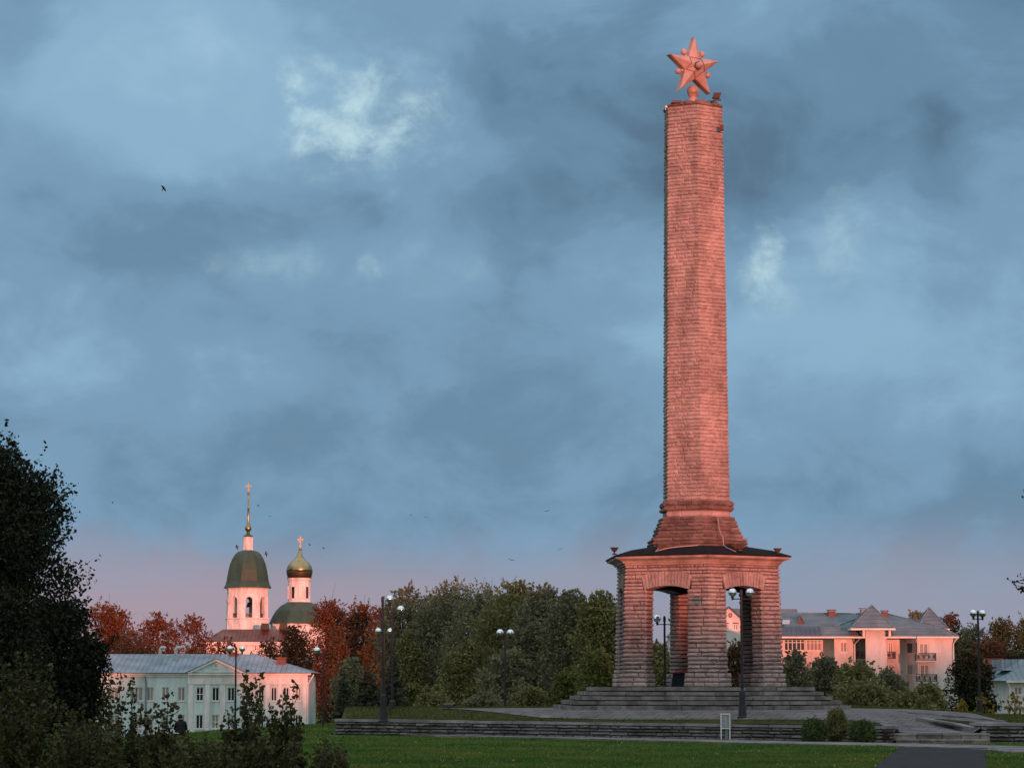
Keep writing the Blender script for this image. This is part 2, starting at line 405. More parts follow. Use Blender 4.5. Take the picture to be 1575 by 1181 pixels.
def grid(name, xs, ys, fn, material):
    mb = MB(); idx = [[mb.vert((x, y, fn(x, y))) for x in xs] for y in ys]
    for j in range(len(ys) - 1):
        for i in range(len(xs) - 1): mb.face((idx[j][i], idx[j][i + 1], idx[j + 1][i + 1], idx[j + 1][i]))
    return mb.build(name, material, smooth=True)
grass_ground = mat('lawn_soil', ((.024, .062, .013), (.060, .122, .024), (.21, .175, .038)), rough=.95, scale=.30, bump=.6, bscale=24, spec=.1)
xs = [-3000, -1200, -500, -250, -150, -100, -70, -55, -45, -38, -32, -28] + [-25 + .5 * i for i in range(91)] + [16.55, 16.65, 16.75] + [21, 23, 26, 30, 36, 45, 60, 80, 110, 160, 260, 500, 1200, 3000]
xs = sorted(set(xs))
ys = [-1500, -600, -260, -100, -30, 0, 20, 35, 45, 52, 57] + [60 + .75 * i for i in range(70)] + [113.5, 115, 117, 120, 124, 128, 133, 138, 144, 150, 160, 175, 190, 220, 260, 320, 400, 520, 700, 1000, 1800, 3600]
ys = sorted(set(ys))
tag(grid('ground', xs, ys, gz, grass_ground), kind='structure')

# unseen ridge added behind the camera, crest shaped to shade monument, trees and houses
def shade_ridge_h(x):
    def rise(a, b, w): return sm((x - a) / w) * (1 - sm((x - b + w) / w))
    h = 10.7 + 4.6 * sm((x - 212) / 10) + 6.5 * sm((x - 250) / 14) + 7.0 * (1 - sm((x - 98) / 10)) + 6.5 * rise(128.2, 145.5, 4.5) + 4.0 * rise(187.5, 204, 4)
    return h + .3 * math.sin(x * .11) + .25 * math.sin(x * .37 + 1) + .2 * math.sin(x * 1.1)
hx = [-600 + 25 * i for i in range(26)] + [50 + 1.5 * i for i in range(120)] + [230 + 25 * i for i in range(20)]
hy = [-520, -460, -400, -360, -330, -310, -300, -290, -270, -240, -200]
tag(grid('shade_ridge', hx, hy, lambda x, y: -1.0 + (shade_ridge_h(x + (y + 300) * math.tan(SUN_AZ)) + 1.0) * sm(1 - abs(y + 300) / (220 if y < -300 else 100)), grass_ground), kind='structure')

def terr(x, y):                              # raised terrace round the monument
    yw = YW(x)
    s = (y - yw)
    f = lerp(.74, .46, sm((x - 12.2) / .9)) if x < 15.2 else lerp(.46, .74, sm((x - 15.3) / .6))
    top = 1.15 - .30 * sm((x - 14.5) / 5) + .05 * (1 - sm((x + 6.6) / 6))
    L_ = lerp(3.0, 7.5, sm((x - 11) / 3))
    z = lerp(f, top, sm(s / L_))
    yb = lerp(101.5, 107, sm((x + 6) / 6))
    z = lerp(z, -3.0, sm((y - yb) / 26))
    return z
txs = [-6.45 + .4 * i for i in range(48)] + [12.75, 12.9, 13.05, 13.2, 15.3, 15.5, 15.7, 15.9] + [16.2 + .8 * i for i in range(14)]
txs = sorted(set(txs))
mb = MB(); rows = 40
idx = []
for j in range(rows):
    t = (j / (rows - 1)) ** 1.35
    idx.append([mb.vert((x, lerp(YW(x) + .12, 132, t), terr(x, lerp(YW(x) + .12, 132, t)))) for x in txs])
for j in range(rows - 1):
    for i in range(len(txs) - 1): mb.face((idx[j][i], idx[j][i + 1], idx[j + 1][i + 1], idx[j + 1][i]))
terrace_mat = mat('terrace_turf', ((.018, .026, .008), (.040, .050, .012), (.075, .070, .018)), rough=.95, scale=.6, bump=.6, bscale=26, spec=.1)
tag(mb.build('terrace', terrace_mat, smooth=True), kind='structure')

# paved square of the terrace
def pave_front(x):
    pts = ((-3.2, 100.2), (-1, 97.6), (1, 95.4), (3, 94.0), (5, 92.9), (8, 91.3), (12.35, 88.9), (12.8, 87.53), (15.6, 87.53), (16.4, 88.0), (16.9, 88.6))
    for (a, b), (c, d) in zip(pts, pts[1:]):
        if x <= c: return lerp(b, d, max(0, (x - a) / (c - a)))
    return pts[-1][1]
def pave_back(x):
    pts = ((-3.2, 100.6), (-1, 103), (2, 106), (11, 106), (14, 103), (16.2, 99), (16.6, 94), (16.9, 89))
    for (a, b), (c, d) in zip(pts, pts[1:]):
        if x <= c: return lerp(b, d, max(0, (x - a) / (c - a)))
    return pts[-1][1]
pave = bpy.data.materials.new('paving')
def paving_material(m, sx, sy, ca, cb, cm, ang):
    m.use_nodes = True; nt = m.node_tree; nt.nodes.clear(); N = nt.nodes.new; L = nt.links.new
    tc = N('ShaderNodeTexCoord'); mp = N('ShaderNodeMapping'); L(tc.outputs['Object'], mp.inputs[0]); mp.inputs['Rotation'].default_value = (0, 0, ang)
    br = N('ShaderNodeTexBrick'); L(mp.outputs[0], br.inputs[0]); br.inputs['Scale'].default_value = 1
    br.inputs['Brick Width'].default_value = sx; br.inputs['Row Height'].default_value = sy; br.inputs['Mortar Size'].default_value = .025
    br.inputs['Color1'].default_value = (*ca, 1); br.inputs['Color2'].default_value = (*cb, 1); br.inputs['Mortar'].default_value = (*cm, 1)
    no = N('ShaderNodeTexNoise'); L(tc.outputs['Object'], no.inputs[0]); no.inputs['Scale'].default_value = .8; no.inputs['Detail'].default_value = 7
    mx = N('ShaderNodeMix'); mx.data_type = 'RGBA'; mx.blend_type = 'MULTIPLY'; mx.inputs[0].default_value = .8
    rp = N('ShaderNodeValToRGB'); L(no.outputs['Fac'], rp.inputs[0]); rp.color_ramp.elements[0].position = .3; rp.color_ramp.elements[0].color = (.45, .45, .45, 1); rp.color_ramp.elements[1].position = .7; rp.color_ramp.elements[1].color = (1.2, 1.2, 1.2, 1)
    L(br.outputs[0], mx.inputs[6]); L(rp.outputs[0], mx.inputs[7])
    b = N('ShaderNodeBsdfPrincipled'); L(mx.outputs[2], b.inputs['Base Color']); b.inputs['Roughness'].default_value = .85
    bp = N('ShaderNodeBump'); bp.inputs['Strength'].default_value = .5; bp.inputs['Distance'].default_value = .02; L(br.outputs['Fac'], bp.inputs['Height']); bp.invert = True; L(bp.outputs[0], b.inputs['Normal'])
    o = N('ShaderNodeOutputMaterial'); L(b.outputs[0], o.inputs[0])
paving_material(pave, .6, .45, (.115, .112, .115), (.155, .15, .152), (.04, .042, .035), .5)
mb = MB(); pxs = [-3.2 + .4 * i for i in range(39)] + [12.35, 12.6, 12.8, 13.0, 13.2] + [15.2, 15.4, 15.6, 15.8, 16, 16.2, 16.4, 16.6, 16.8, 16.9]; pxs = sorted(set(p for p in pxs if p <= 16.9))
NR = 26; idx = [[mb.vert((x, lerp(pave_front(x), pave_back(x), j / NR), terr(x, lerp(pave_front(x), pave_back(x), j / NR)) + .02)) for x in pxs] for j in range(NR + 1)]
for j in range(NR):
    for i in range(len(pxs) - 1): mb.face((idx[j][i], idx[j][i + 1], idx[j + 1][i + 1], idx[j + 1][i]))
tag(mb.build('plaza', pave), kind='structure')

# triangular lawn and kerbs let into the paving by the stairs
def terr_hit(px, py): return gnd_hit(px, py, lambda x, y: terr(x, y) + .02)
k0, k1, k2 = terr_hit(1412, 1109), terr_hit(1470, 1118), terr_hit(1497, 1124.5)
g1, g2 = terr_hit(1500, 1113), terr_hit(1450, 1108.5)
mb = MB()
mb.poly([(p.x, p.y, terr(p.x, p.y) + .09) for p in (k0, k1, k2, g1, g2)])
mb.poly([(p.x, p.y, terr(p.x, p.y) + .09) for p in (k2, k1, k0)])
tag(mb.build('lawn', terrace_mat), kind='structure')
def kerb(pts, w, h, name, label, fn=terr):
    mb = MB()
    for a, b in zip(pts, pts[1:]):
        d = Vector((b.x - a.x, b.y - a.y, 0)); ln = d.length; d.normalize(); n = Vector((d.y, -d.x, 0)) * w / 2; e = d * .012
        za, zb = fn(a.x, a.y), fn(b.x, b.y); qa, qb = a + e, b - e
        mb.hexa([(qa.x + n.x, qa.y + n.y, za - .1), (qb.x + n.x, qb.y + n.y, zb - .1), (qb.x - n.x, qb.y - n.y, zb - .1), (qa.x - n.x, qa.y - n.y, za - .1)],
                [(qa.x + n.x, qa.y + n.y, za + h), (qb.x + n.x, qb.y + n.y, zb + h), (qb.x - n.x, qb.y - n.y, zb + h), (qa.x - n.x, qa.y - n.y, za + h)], random.uniform(.3, .9))
    o = mb.build(name, M['cap']); return tag(o, label, 'kerb', None)
kerb([k0, (k0 + k1) / 2, k1, k2], .26, .16, 'stone_kerb', 'slanting stone kerb edging the small grass triangle beside the right wall')
kb = [terr_hit(px, py) for px, py in ((1395, 1097.5), (1440, 1099), (1475, 1102.5), (1510, 1106.5), (1545, 1110))]
kerb(kb, .16, .07, 'stone_kerb', 'thin far kerb along the outer edge of the paving under the right lamp')

# path along the wall, and the dark path running down to the camera
def strip(name, ctr, w, material, h=.03, depth=.3, fn=gz):
    mb = MB(); n = len(ctr); L_, R_, l0, r0 = [], [], [], []
    for i, p in enumerate(ctr):
        d = ctr[min(i + 1, n - 1)] - ctr[max(i - 1, 0)]; d = Vector((d.x, d.y, 0)).normalized(); s = Vector((d.y, -d.x, 0)) * (w[i] / 2 if hasattr(w, '__len__') else w / 2)
        for q, top, bot in ((p - s, L_, l0), (p + s, R_, r0)):
            z = fn(p.x, p.y) + h
            top.append(mb.vert((q.x, q.y, z))); bot.append(mb.vert((q.x, q.y, z - depth)))
    for i in range(n - 1):
        mb.face((L_[i], R_[i], R_[i + 1], L_[i + 1])); mb.face((R_[i], r0[i], r0[i + 1], R_[i + 1])); mb.face((L_[i + 1], l0[i + 1], l0[i], L_[i]))
    mb.face((L_[0], l0[0], r0[0], R_[0])); mb.face((L_[-1], R_[-1], r0[-1], l0[-1]))
    return tag(mb.build(name, material), kind='structure')
def flat_gz(x, y): return gz(min(x, 16.4), y)
def fhit(px, py): return gnd_hit(px, py, flat_gz)
cp = [fhit(px, py) for px, py in ((548, 1128), (700, 1132), (850, 1135), (1000, 1138.5), (1115, 1141.2), (1250, 1144), (1365, 1146.5), (1450, 1148.5), (1515, 1150.5), (1580, 1153.5), (1640, 1157))]
strip('footpath', cp, [.8, 1.4, 1.8, 2.4, 2.8, 3.0, 3.0, 3.0, 3.2, 3.4, 3.6], M['pathstone'], h=.05, fn=flat_gz)
AP = [fhit(px, py) for px, py in ((1451, 1151.5), (1448, 1156), (1440, 1166), (1432, 1182), (1415, 1215))]
strip('asphalt_path', AP, [2.65, 2.6, 2.6, 2.65, 2.7], M['asphalt'], h=.045, fn=flat_gz)

# ------------------------------------------------------------------ low stone walls and stairs
rng = random.Random(11)
def stone_wall(label, pts, top, bottom_fn, cap_w=.5, thick=.38, capt=.09, over=.07):
    root = empty('stone_wall', (pts[0][0], pts[0][1], bottom_fn(*pts[0])), label, 'wall', 'low stone walls of the terrace')
    body, core, capm = MB(), MB(), MB()
    for i, (a, b) in enumerate(zip(pts, pts[1:])):
        f = Face(a, b); za, zb = bottom_fn(*a) - .15, bottom_fn(*b) - .15; ta, tb = top(*a), top(*b)
        P = lambda u, d, z: f.P(u, d, z)
        L_ = f.len
        core.hexa([P(0, -.03, za), P(L_, -.03, zb), P(L_, -thick, zb), P(0, -thick, za)], [P(0, -.03, ta - capt), P(L_, -.03, tb - capt), P(L_, -thick, tb - capt), P(0, -thick, ta - capt)])
        stones(body, P(0, 0, za), P(L_, 0, zb), P(L_, 0, tb - capt - .01), P(0, 0, ta - capt - .01), rng, ch=.13, lr=(.3, 1.0), dep=.07, n=f.n, tone=(0, 1), ext0=False, ext1=False)
        u = 0
        while u < L_ - .05:
            w = min(rng.uniform(1.2, 2.2), L_ - u); w = L_ - u if L_ - u - w < .5 else w
            t0, t1 = lerp(ta, tb, u / L_), lerp(ta, tb, (u + w) / L_); dz = rng.uniform(-.008, .012)
            capm.hexa([P(u + .01, over, t0 - capt), P(u + w - .01, over, t1 - capt), P(u + w - .01, over - cap_w, t1 - capt), P(u + .01, over - cap_w, t0 - capt)],
                      [P(u + .01, over - .015, t0 + dz), P(u + w - .01, over - .015, t1 + dz), P(u + w - .01, over - cap_w, t1 + dz), P(u + .01, over - cap_w, t0 + dz)], rng.uniform(.2, .9))
            u += w
    core.build('core', M['mortar'], root); body.build('stonework', M['wallstone'], root); capm.build('cap', M['cap'], root)
    return root
wt = lambda x, y: .80 - .10 * (x + 6.6) / 19.3
gb = lambda x, y: gz(x, min(y, 100))
stone_wall('long low rough stone wall with a grey slab cap, left of the stairs', [(-6.3, 103.2), (-6.65, 98.75), (-3, YW(-3)), (12.75, 87.5), (13.0, 88.6)], wt, gb)
stone_wall('short low stone wall with a pale cap right of the stairs at the photo edge', [(15.55, 88.9), (15.75, 87.2), (19, 87.35), (24, 87.6)], lambda x, y: .80, lambda x, y: .12, cap_w=.75)
st = empty('stone_stairs', (14.2, 86.9, .12), 'two broad worn stone stairs between the two low walls', 'stairs')
for k, (y0, z0, z1) in enumerate(((86.55, -.05, .285), (86.95, .0, .47))):
    x = 12.72
    mb = MB()
    while x < 15.7:
        w = min(rng.uniform(.5, .9), 15.85 + .1 * (1 - k) - x)
        if w < .1: break
        d = rng.uniform(-.015, .015); tn = rng.uniform(.1, .9); t1 = z1 + rng.uniform(-.008, .008)
        mb.box(x + .012, x + w - .012, y0 + d, 87.56, z0, t1 - .06, tn); mb.box(x + .008, x + w - .008, y0 + d - .035, 87.56, t1 - .057, t1, min(1, tn + .3)); x += w
    mb.build('step', M['step'], st)

# ------------------------------------------------------------------ the monument
CX, CY, Z0, DEL = 7.10, 100.0, 1.15, R(3.0)
def hexv(r, k, z): a = DEL + k * math.pi / 3; return Vector((CX + r * math.sin(a), CY - r * math.cos(a), z))
# stepped platform
plat = empty('stepped_platform', (CX, CY, Z0), 'six sided platform of five stone steps under the monument', 'steps')
SZ = [Z0 + .17 * i for i in range(6)]
for i in range(5):
    r1 = 6.16 - .357 * i; r0 = r1 - .5; z0, z1 = SZ[i] - (.25 if i == 0 else 0), SZ[i + 1]
    mb = MB()
    for k in range(6):
        a, b = hexv(r1, k, 0), hexv(r1, k + 1, 0); c, d = hexv(r0, k, 0), hexv(r0, k + 1, 0); u = 0.0; L_ = (b - a).length
        while u < 1:
            w = rng.uniform(.7, 1.8) / L_; e = 1.0 if u + w > .88 else u + w; g = .010 / L_
            o = rng.uniform(-.03, .02); n = ((a + b) / 2 - Vector((CX, CY, 0))).normalized() * o; dz = rng.uniform(-.016, .008)
            p = [a.lerp(b, u + g) + n, a.lerp(b, e - g) + n, c.lerp(d, e - g), c.lerp(d, u + g)]
            if k in (2, 3): pass
            tn = rng.uniform(0, 1)
            mb.hexa([(q.x, q.y, z0 + .035) for q in p], [(q.x, q.y, z1 + dz) for q in p], tn); u = e
    stp = mb.build('step', M['step'], plat)
    mb = MB(); mb.lathe((CX, CY, 0), [(r1 - .09, z0), (r1 - .09, z1 - .03)], 6, DEL); mb.build('riser_bed', M['mortar'], stp)
mb = MB(); mb.lathe((CX, CY, 0), [(4.3, SZ[4] + .02), (4.3, SZ[5] - .01)], 6, -DEL if False else DEL)
mb.build('platform_top', M['step'], plat)

mon = empty('obelisk_monument', (CX, CY, SZ[5]), 'tall tapering rough stone obelisk on six arched piers, topped by a star', 'monument')
ZT = SZ[5]                                        # top of the platform
zs = lambda py, Y=97.5: zat(py, Y)
Z_SP, Z_CR, Z_EN = zs(906), zs(900.5), zs(868)      # arch spring, crown, top of the stone entablature
RB, RT = 3.45, 3.32
def rad(z): return lerp(RB, RT, (z - ZT) / (Z_EN - ZT))
PL = .52                                          # plinth height of a pier
U0, U1, TH = .245, .755, .66
def facept(k, u, z, inset=0.0):
    a, b = hexv(rad(z), k, z), hexv(rad(z), k + 1, z); p = a.lerp(b, u)
    n = ((a + b) / 2 - Vector((CX, CY, z))); n.z = 0; n.normalize()
    return p - n * inset
PC, PPC = courses(Z_SP - ZT - PL, .157, rng), courses(PL, .16, rng)
for k in range(6):
    body, core, pln = MB(), MB(), MB()
    zb, zt = ZT + PL, Z_SP
    km = (k - 1) % 6
    def ring(z, ins, ex=0.0):
        c = Vector((CX, CY, z)); r = rad(z)
        L1, L2 = facept(km, U1 - ex, z, ins), facept(km, U1 - ex, z, TH + ex * 2)
        R1, R2 = facept(k, U0 + ex, z, ins), facept(k, U0 + ex, z, TH + ex * 2)
        V = hexv(r - ins / math.cos(R(30)), k, z); Vi = hexv(r - (TH + ex * 2) / math.cos(R(30)), k, z)
        return [L1, V, R1, R2, Vi, L2]
    c0, c1 = ring(zb - .01, .02, -.004), ring(zt, .02, -.004)
    core.hexa(c0, c1)
    A, B = ring(zb, 0), ring(zt, 0)
    nrm = lambda p, q: Vector(((q - p).y, -(q - p).x, 0)).normalized()
    for i, (e0, e1) in enumerate(((False, True), (True, False), (False, False), (False, False), (False, False), (False, False))):
        j = (i + 1) % 6
        stones(body, A[i], A[j], B[j], B[i], rng, lr=(.3, .9), dep=.055, ext0=e0, ext1=e1, n=nrm(A[i], A[j]), tone=(.2, .85), cuts=PC)
    pr0, pr1 = ring(ZT, -.11, .032), ring(ZT + PL, -.10, .028)
    core.hexa(ring(ZT - .02, -.085, .022), ring(ZT + PL - .02, -.075, .020))
    for i in range(6):
        j = (i + 1) % 6
        stones(pln, pr0[i], pr0[j], pr1[j], pr1[i], rng, lr=(.3, .7), dep=.03, ext0=i == 1, ext1=i == 0, n=nrm(pr0[i], pr0[j]), tone=(.2, .9), cuts=PPC)
    pln.poly([p + Vector((0, 0, -.005)) for p in pr1], .6)
    p = body.build('pier', M['stone'], mon); core.build('core', M['mortar'], p); pln.build('pier_plinth', M['stone'], p)
# arches and entablature
arch, acore, ent = MB(), MB(), MB()
def zin(u): return Z_SP + (Z_CR - Z_SP) * (1 - ((u - .5) / .255) ** 2)
RING = .50
zr = Z_CR + RING + .05
EC = [courses(zr - .12 - Z_SP, .155, rng), courses(Z_EN - zr, .155, rng)]
for k in range(6):
    a, b = hexv(1, k, 0), hexv(1, k + 1, 0); n = ((a + b) / 2 - Vector((CX, CY, 0))).normalized()
    nv = 15; arch = MB()
    for i in range(nv):
        ua, ub = lerp(U0 - .02, U1 + .02, i / nv), lerp(U0 - .02, U1 + .02, (i + 1) / nv)
        oa, ob = .5 + (ua - .5) * 1.13, .5 + (ub - .5) * 1.13; g = .0028
        ia, ib = max(U0, min(U1, ua)), max(U0, min(U1, ub))
        z0a, z0b = zin(ia), zin(ib); z1a, z1b = zin(ua) + RING + .04, zin(ub) + RING + .04
        d = rng.uniform(.035, .06)
        q0 = [facept(k, ua + g, z0a), facept(k, ub - g, z0b), facept(k, ob - g, z1b), facept(k, oa + g, z1a)]
        back = [p - n * (TH - .02) for p in q0]; fr = [p + n * d for p in q0]
        arch.hexa(back, fr, rng.uniform(.25, .75))
    arch.build('arch_ring', M['stone'], mon)
    # core wall behind the ring and above it
    us = [0, U0 - .05] + [U0 + (U1 - U0) * t / 8 for t in range(9)] + [U1 + .05, 1]
    for ua, ub in zip(us, us[1:]):
        za = Z_SP if (ua < U0 or ub > U1) else zin(ua) + .03; zb_ = Z_SP if (ua < U0 or ub > U1) else zin(ub) + .03
        qa = [facept(k, ua, za, .02), facept(k, ub, zb_, .02), facept(k, ub, zb_, TH), facept(k, ua, za, TH)]
        qb = [facept(k, ua, Z_EN, .02), facept(k, ub, Z_EN, .02), facept(k, ub, Z_EN, TH), facept(k, ua, Z_EN, TH)]
        acore.hexa(qa, qb)
    # courses each side of the ring, then full courses
    for (ua, ub, za, zb_, e0, e1) in ((0, .205, Z_SP, zr - .12, True, False), (.795, 1, Z_SP, zr - .12, False, True), (0, 1, zr - .12 + .12, Z_EN, True, True)):
        stones(ent, facept(k, ua, za), facept(k, ub, za), facept(k, ub, zb_), facept(k, ua, zb_), rng, lr=(.35, 1.0), dep=.05, ext0=e0, ext1=e1, n=n, tone=(.2, .85), cuts=EC[1 if za > zr - .05 else 0])
    stones(ent, facept(k, 0, zr - .12), facept(k, 1, zr - .12), facept(k, 1, zr), facept(k, 0, zr), rng, ch=.12, lr=(.3, .8), dep=.042, n=n, tone=(.2, .85))
    stones(ent, facept(k, .2, zr - .24), facept(k, .8, zr - .24), facept(k, .8, zr - .12), facept(k, .2, zr - .12), rng, ch=.12, lr=(.3, .8), dep=.025, ext0=False, ext1=False, n=n, tone=(.2, .7))
w = ent.build('arch_wall', M['stone'], mon); acore.build('core', M['mortar'], w)
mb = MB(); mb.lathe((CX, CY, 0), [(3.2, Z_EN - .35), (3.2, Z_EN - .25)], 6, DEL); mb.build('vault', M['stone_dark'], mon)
# cornice
ztop = zat(852.5, 96.2)
zc = lambda t: lerp(Z_EN, ztop, t)
mb = MB(); mb.lathe((CX, CY, 0), [(3.184, zc(0)), (3.397, zc(0)), (3.406, zc(.14)), (3.358, zc(.15)), (3.358, zc(.22)), (3.474, zc(.24)), (3.484, zc(.30)), (3.503, zc(.42)), (3.551, zc(.53)), (3.628, zc(.63)), (3.696, zc(.69)), (3.696, zc(.73)), (3.802, zc(.76)), (3.821, zc(1.0)), (3.667, zc(1.06))], 6, DEL)
mb.build('cornice', M['plaster_stone'], mon)
zpl = zat(839, 98.2)
mb = MB(); mb.lathe((CX, CY, 0), [(3.87, ztop + .005), (3.87, ztop + .05), (3.1, lerp(ztop, zpl, .62)), (1.9, zpl + .03)], 6, DEL)
mb.build('roof', M['roofdark'], mon)
# stone blocks of the pedestal, collar and shaft
def hex_stone(name, prof, ch, dep, material, lr, tone=(.1, .95), capz=True, parent=None):
    mb, core = MB(), MB()
    for (r0, z0), (r1, z1) in zip(prof, prof[1:]):
        hc = courses(math.hypot(z1 - z0, r1 - r0), ch, rng)
        for k in range(6):
            a, b, c, d = hexv(r0, k, z0), hexv(r0, k + 1, z0), hexv(r1, k + 1, z1), hexv(r1, k, z1)
            stones(mb, a, b, c, d, rng, ch=ch, lr=lr, dep=dep, tone=tone, cuts=hc)
    core.lathe((CX, CY, 0), [(r - .02, z) for r, z in prof], 6, DEL)
    o = mb.build(name, material, parent or mon); core.build('core', material if capz else M['mortar'], o)
    return o
YF = 98.6
z1, z2, z3, z4, z5, z6 = zat(838.5, 98.1), zat(825.5, 98.1), zat(793, YF), zat(784, YF), zat(768.5, YF), zat(161.5, YF + .3)
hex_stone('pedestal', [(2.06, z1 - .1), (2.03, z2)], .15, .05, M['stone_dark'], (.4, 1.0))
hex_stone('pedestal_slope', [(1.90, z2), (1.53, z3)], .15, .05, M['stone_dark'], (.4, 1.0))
hex_stone('neck', [(1.40, z3), (1.40, z4)], .25, .015, M['stone'], (.5, 1.0), tone=(.6, .95))
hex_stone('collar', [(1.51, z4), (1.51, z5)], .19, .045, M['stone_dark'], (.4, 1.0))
hex_stone('shaft', [(1.36, z5), (1.205, z6)], .143, .036, M['stone'], (.25, .75), tone=(.25, .8))
# weathered top courses
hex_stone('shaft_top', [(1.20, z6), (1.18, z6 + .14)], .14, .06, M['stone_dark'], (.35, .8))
mb = MB(); rr = random.Random(3)
for k in range(22):
    a = rr.uniform(0, 6.28); r = rr.uniform(.1, 1.0); h = rr.uniform(.05, .16)
    x, y = CX + r * math.sin(a), CY - r * math.cos(a); s = rr.uniform(.1, .25)
    mb.hexa([(x - s, y - s, z6 + .12), (x + s, y - s * .8, z6 + .12), (x + s * .9, y + s, z6 + .12), (x - s, y + s, z6 + .12)], [(x - s * .7, y - s * .6, z6 + .14 + h), (x + s * .6, y - s * .7, z6 + .14 + h * .7), (x + s * .5, y + s * .6, z6 + .14 + h), (x - s * .6, y + s * .7, z6 + .14 + h * .8)], rr.random())
mb.build('mortar_cap', M['stone_dark'], mon)
# star on its ball
sroot_z = z6 + .14
mb = MB(); mb.lathe((CX, CY, sroot_z), [(.30, 0), (.24, .08), (.19, .30), (.15, .42), (.20, .46), (.20, .48)], 20)
mb.sphere((CX, CY, sroot_z + .66), .245, 20, 12); mb.build('star_pedestal', M['star'], mon, smooth=True)
YAW = R(30)
sc_ = Vector((CX, CY, zat(104.5, 100)))
tx, tn_, tz = Vector((math.cos(YAW), math.sin(YAW), 0)), Vector((math.sin(YAW), -math.cos(YAW), 0)), Vector((0, 0, 1))
def SP(ang, r, d): return sc_ + tx * (r * math.sin(ang)) + tz * (r * math.cos(ang)) + tn_ * d
RO, RI, TK, BU = 1.22, .48, .125, .40
mb = MB()
of = [mb.vert(SP(R(36 * i), RO if i % 2 == 0 else RI, TK)) for i in range(10)]
ob = [mb.vert(SP(R(36 * i), RO if i % 2 == 0 else RI, -TK)) for i in range(10)]
inf = [mb.vert(SP(R(36 * i), (RO - .05) if i % 2 == 0 else RI - .02, TK + .035)) for i in range(10)]
cf, cb = mb.vert(SP(0, 0, BU)), mb.vert(SP(0, 0, -BU))
for i in range(10):
    j = (i + 1) % 10
    mb.face((ob[i], ob[j], of[j], of[i])); mb.face((of[i], of[j], inf[j], inf[i])); mb.face((inf[i], inf[j], cf), .4 + .25 * (i % 2)); mb.face((ob[j], ob[i], cb))
star = mb.build('star', M['star'], mon)
for i in (0, 1, 2, 3):
    pass
for i in (1, 3, 7, 9):
    kb_ = MB(); kb_.tube([SP(R(36 * i), RI - .05, 0), SP(R(36 * i), RI + .14, 0)], .05, 8); kb_.sphere(SP(R(36 * i), RI + .24, 0), .125, 14, 10)
    kb_.build('ball', M['star'], star, smooth=True)
sb = MB()
for i in range(0, 10, 2):
    l, r_, tp = SP(R(36 * (i - 1)), RI - .02, TK + .045), SP(R(36 * (i + 1)), RI - .02, TK + .045), SP(R(36 * i), .30, BU * .78 + .05)
    sb = MB(); sb.tube([l, tp, r_], .009, 5); sb.build('seam', M['seam'], star)
rg = MB(); rg.tube([SP(2 * math.pi * k / 16, .145, BU - .05) for k in range(17)], .03, 6, cap=False); rg.build('boss_ring', M['seam'], star)
b_ = MB(); b_.sphere(SP(0, 0, BU + .0), .13, 16, 10); b_.build('centre_boss', M['star'], star, smooth=True)

# ------------------------------------------------------------------ things on the monument
def floodlight(loc, rz, label, kind='bowl', tilt=35):
    root = empty('floodlight', loc, label, 'floodlight', 'floodlights on the monument', rz)
    mb = MB(); mb.lathe((0, 0, 0), [(.09, 0), (.09, .04), (.03, .05), (.03, .12)], 10); mb.build('bracket', M['rust'], root, local=True)
    mb = MB()
    if kind == 'bowl':
        mb.lathe((0, 0, .12), [(.05, 0), (.08, .02), (.11, .07), (.155, .13), (.16, .155), (.13, .155)], 14)
    else:
        t = R(tilt); c, s = math.cos(t), math.sin(t)
        q = lambda x, y, z: (x, y * c - z * s, .22 + y * s + z * c)
        mb.hexa([q(-.19, -.14, -.09), q(.19, -.14, -.09), q(.13, .12, -.07), q(-.13, .12, -.07)], [q(-.19, -.14, .09), q(.19, -.14, .09), q(.13, .12, .07), q(-.13, .12, .07)])
    mb.build('lamp_head', M['rust'], root, local=True)
    return root
floodlight((at(945, 850, 97.6).x, 97.6, ztop + .06), .4, 'rusty bowl floodlight on the left corner of the monument roof')
floodlight((at(1196, 852, 98.2).x, 98.2, ztop + .06), -.4, 'rusty bowl floodlight on the right corner of the monument roof')
def on_roof(px, Y, py): return (at(px, py, Y).x, Y, zat(py, Y))
floodlight(on_roof(1016, 98.0, 848), .5, 'small rusty floodlight on the black roof by the left foot of the stone pedestal', 'box', 20)
floodlight(on_roof(1138, 97.4, 847), -.5, 'small rusty floodlight on the black roof by the right foot of the stone pedestal', 'box', 20)
fl = empty('floodlight', (at(1090, 157, 99.6).x, 99.6, z6 + .13), 'dark box floodlight on an arm beside the star, at the top of the shaft', 'floodlight', 'floodlights on the monument')
P0 = Vector(fl.location)
mb = MB(); e = at(1099, 154, 98.9); mb.tube([P0 + Vector((-.25, 0, .02)), P0 + Vector((0, 0, .06)), e], .022, 6); mb.tube([e, e + Vector((.12, 0, .0)), e + Vector((.14, 0, .10))], .02, 6); mb.box(e.x - .02, e.x + .25, e.y - .05, e.y + .05, e.z - .02, e.z + .015); mb.build('arm', M['rust'], fl)
h = at(1102, 147.5, 98.8); mb = MB(); mb.hexa([h + Vector((-.17, -.06, -.10)), h + Vector((.12, -.06, -.10)), h + Vector((.12, .14, -.10)), h + Vector((-.17, .14, -.10))], [h + Vector((-.11, -.10, .10)), h + Vector((.19, -.10, .10)), h + Vector((.19, .10, .10)), h + Vector((-.11, .10, .10))]); mb.build('lamp_head', M['blackmetal'], fl)
mb = MB(); h = at(1111.5, 197, 99.0); mb.box(h.x - .10, h.x + .03, h.y - .1, h.y + .1, h.z - .1, h.z + .09); tag(mb.build('junction_box', M['rust']), 'small dark junction box fixed to the right edge of the shaft near its top', 'box')
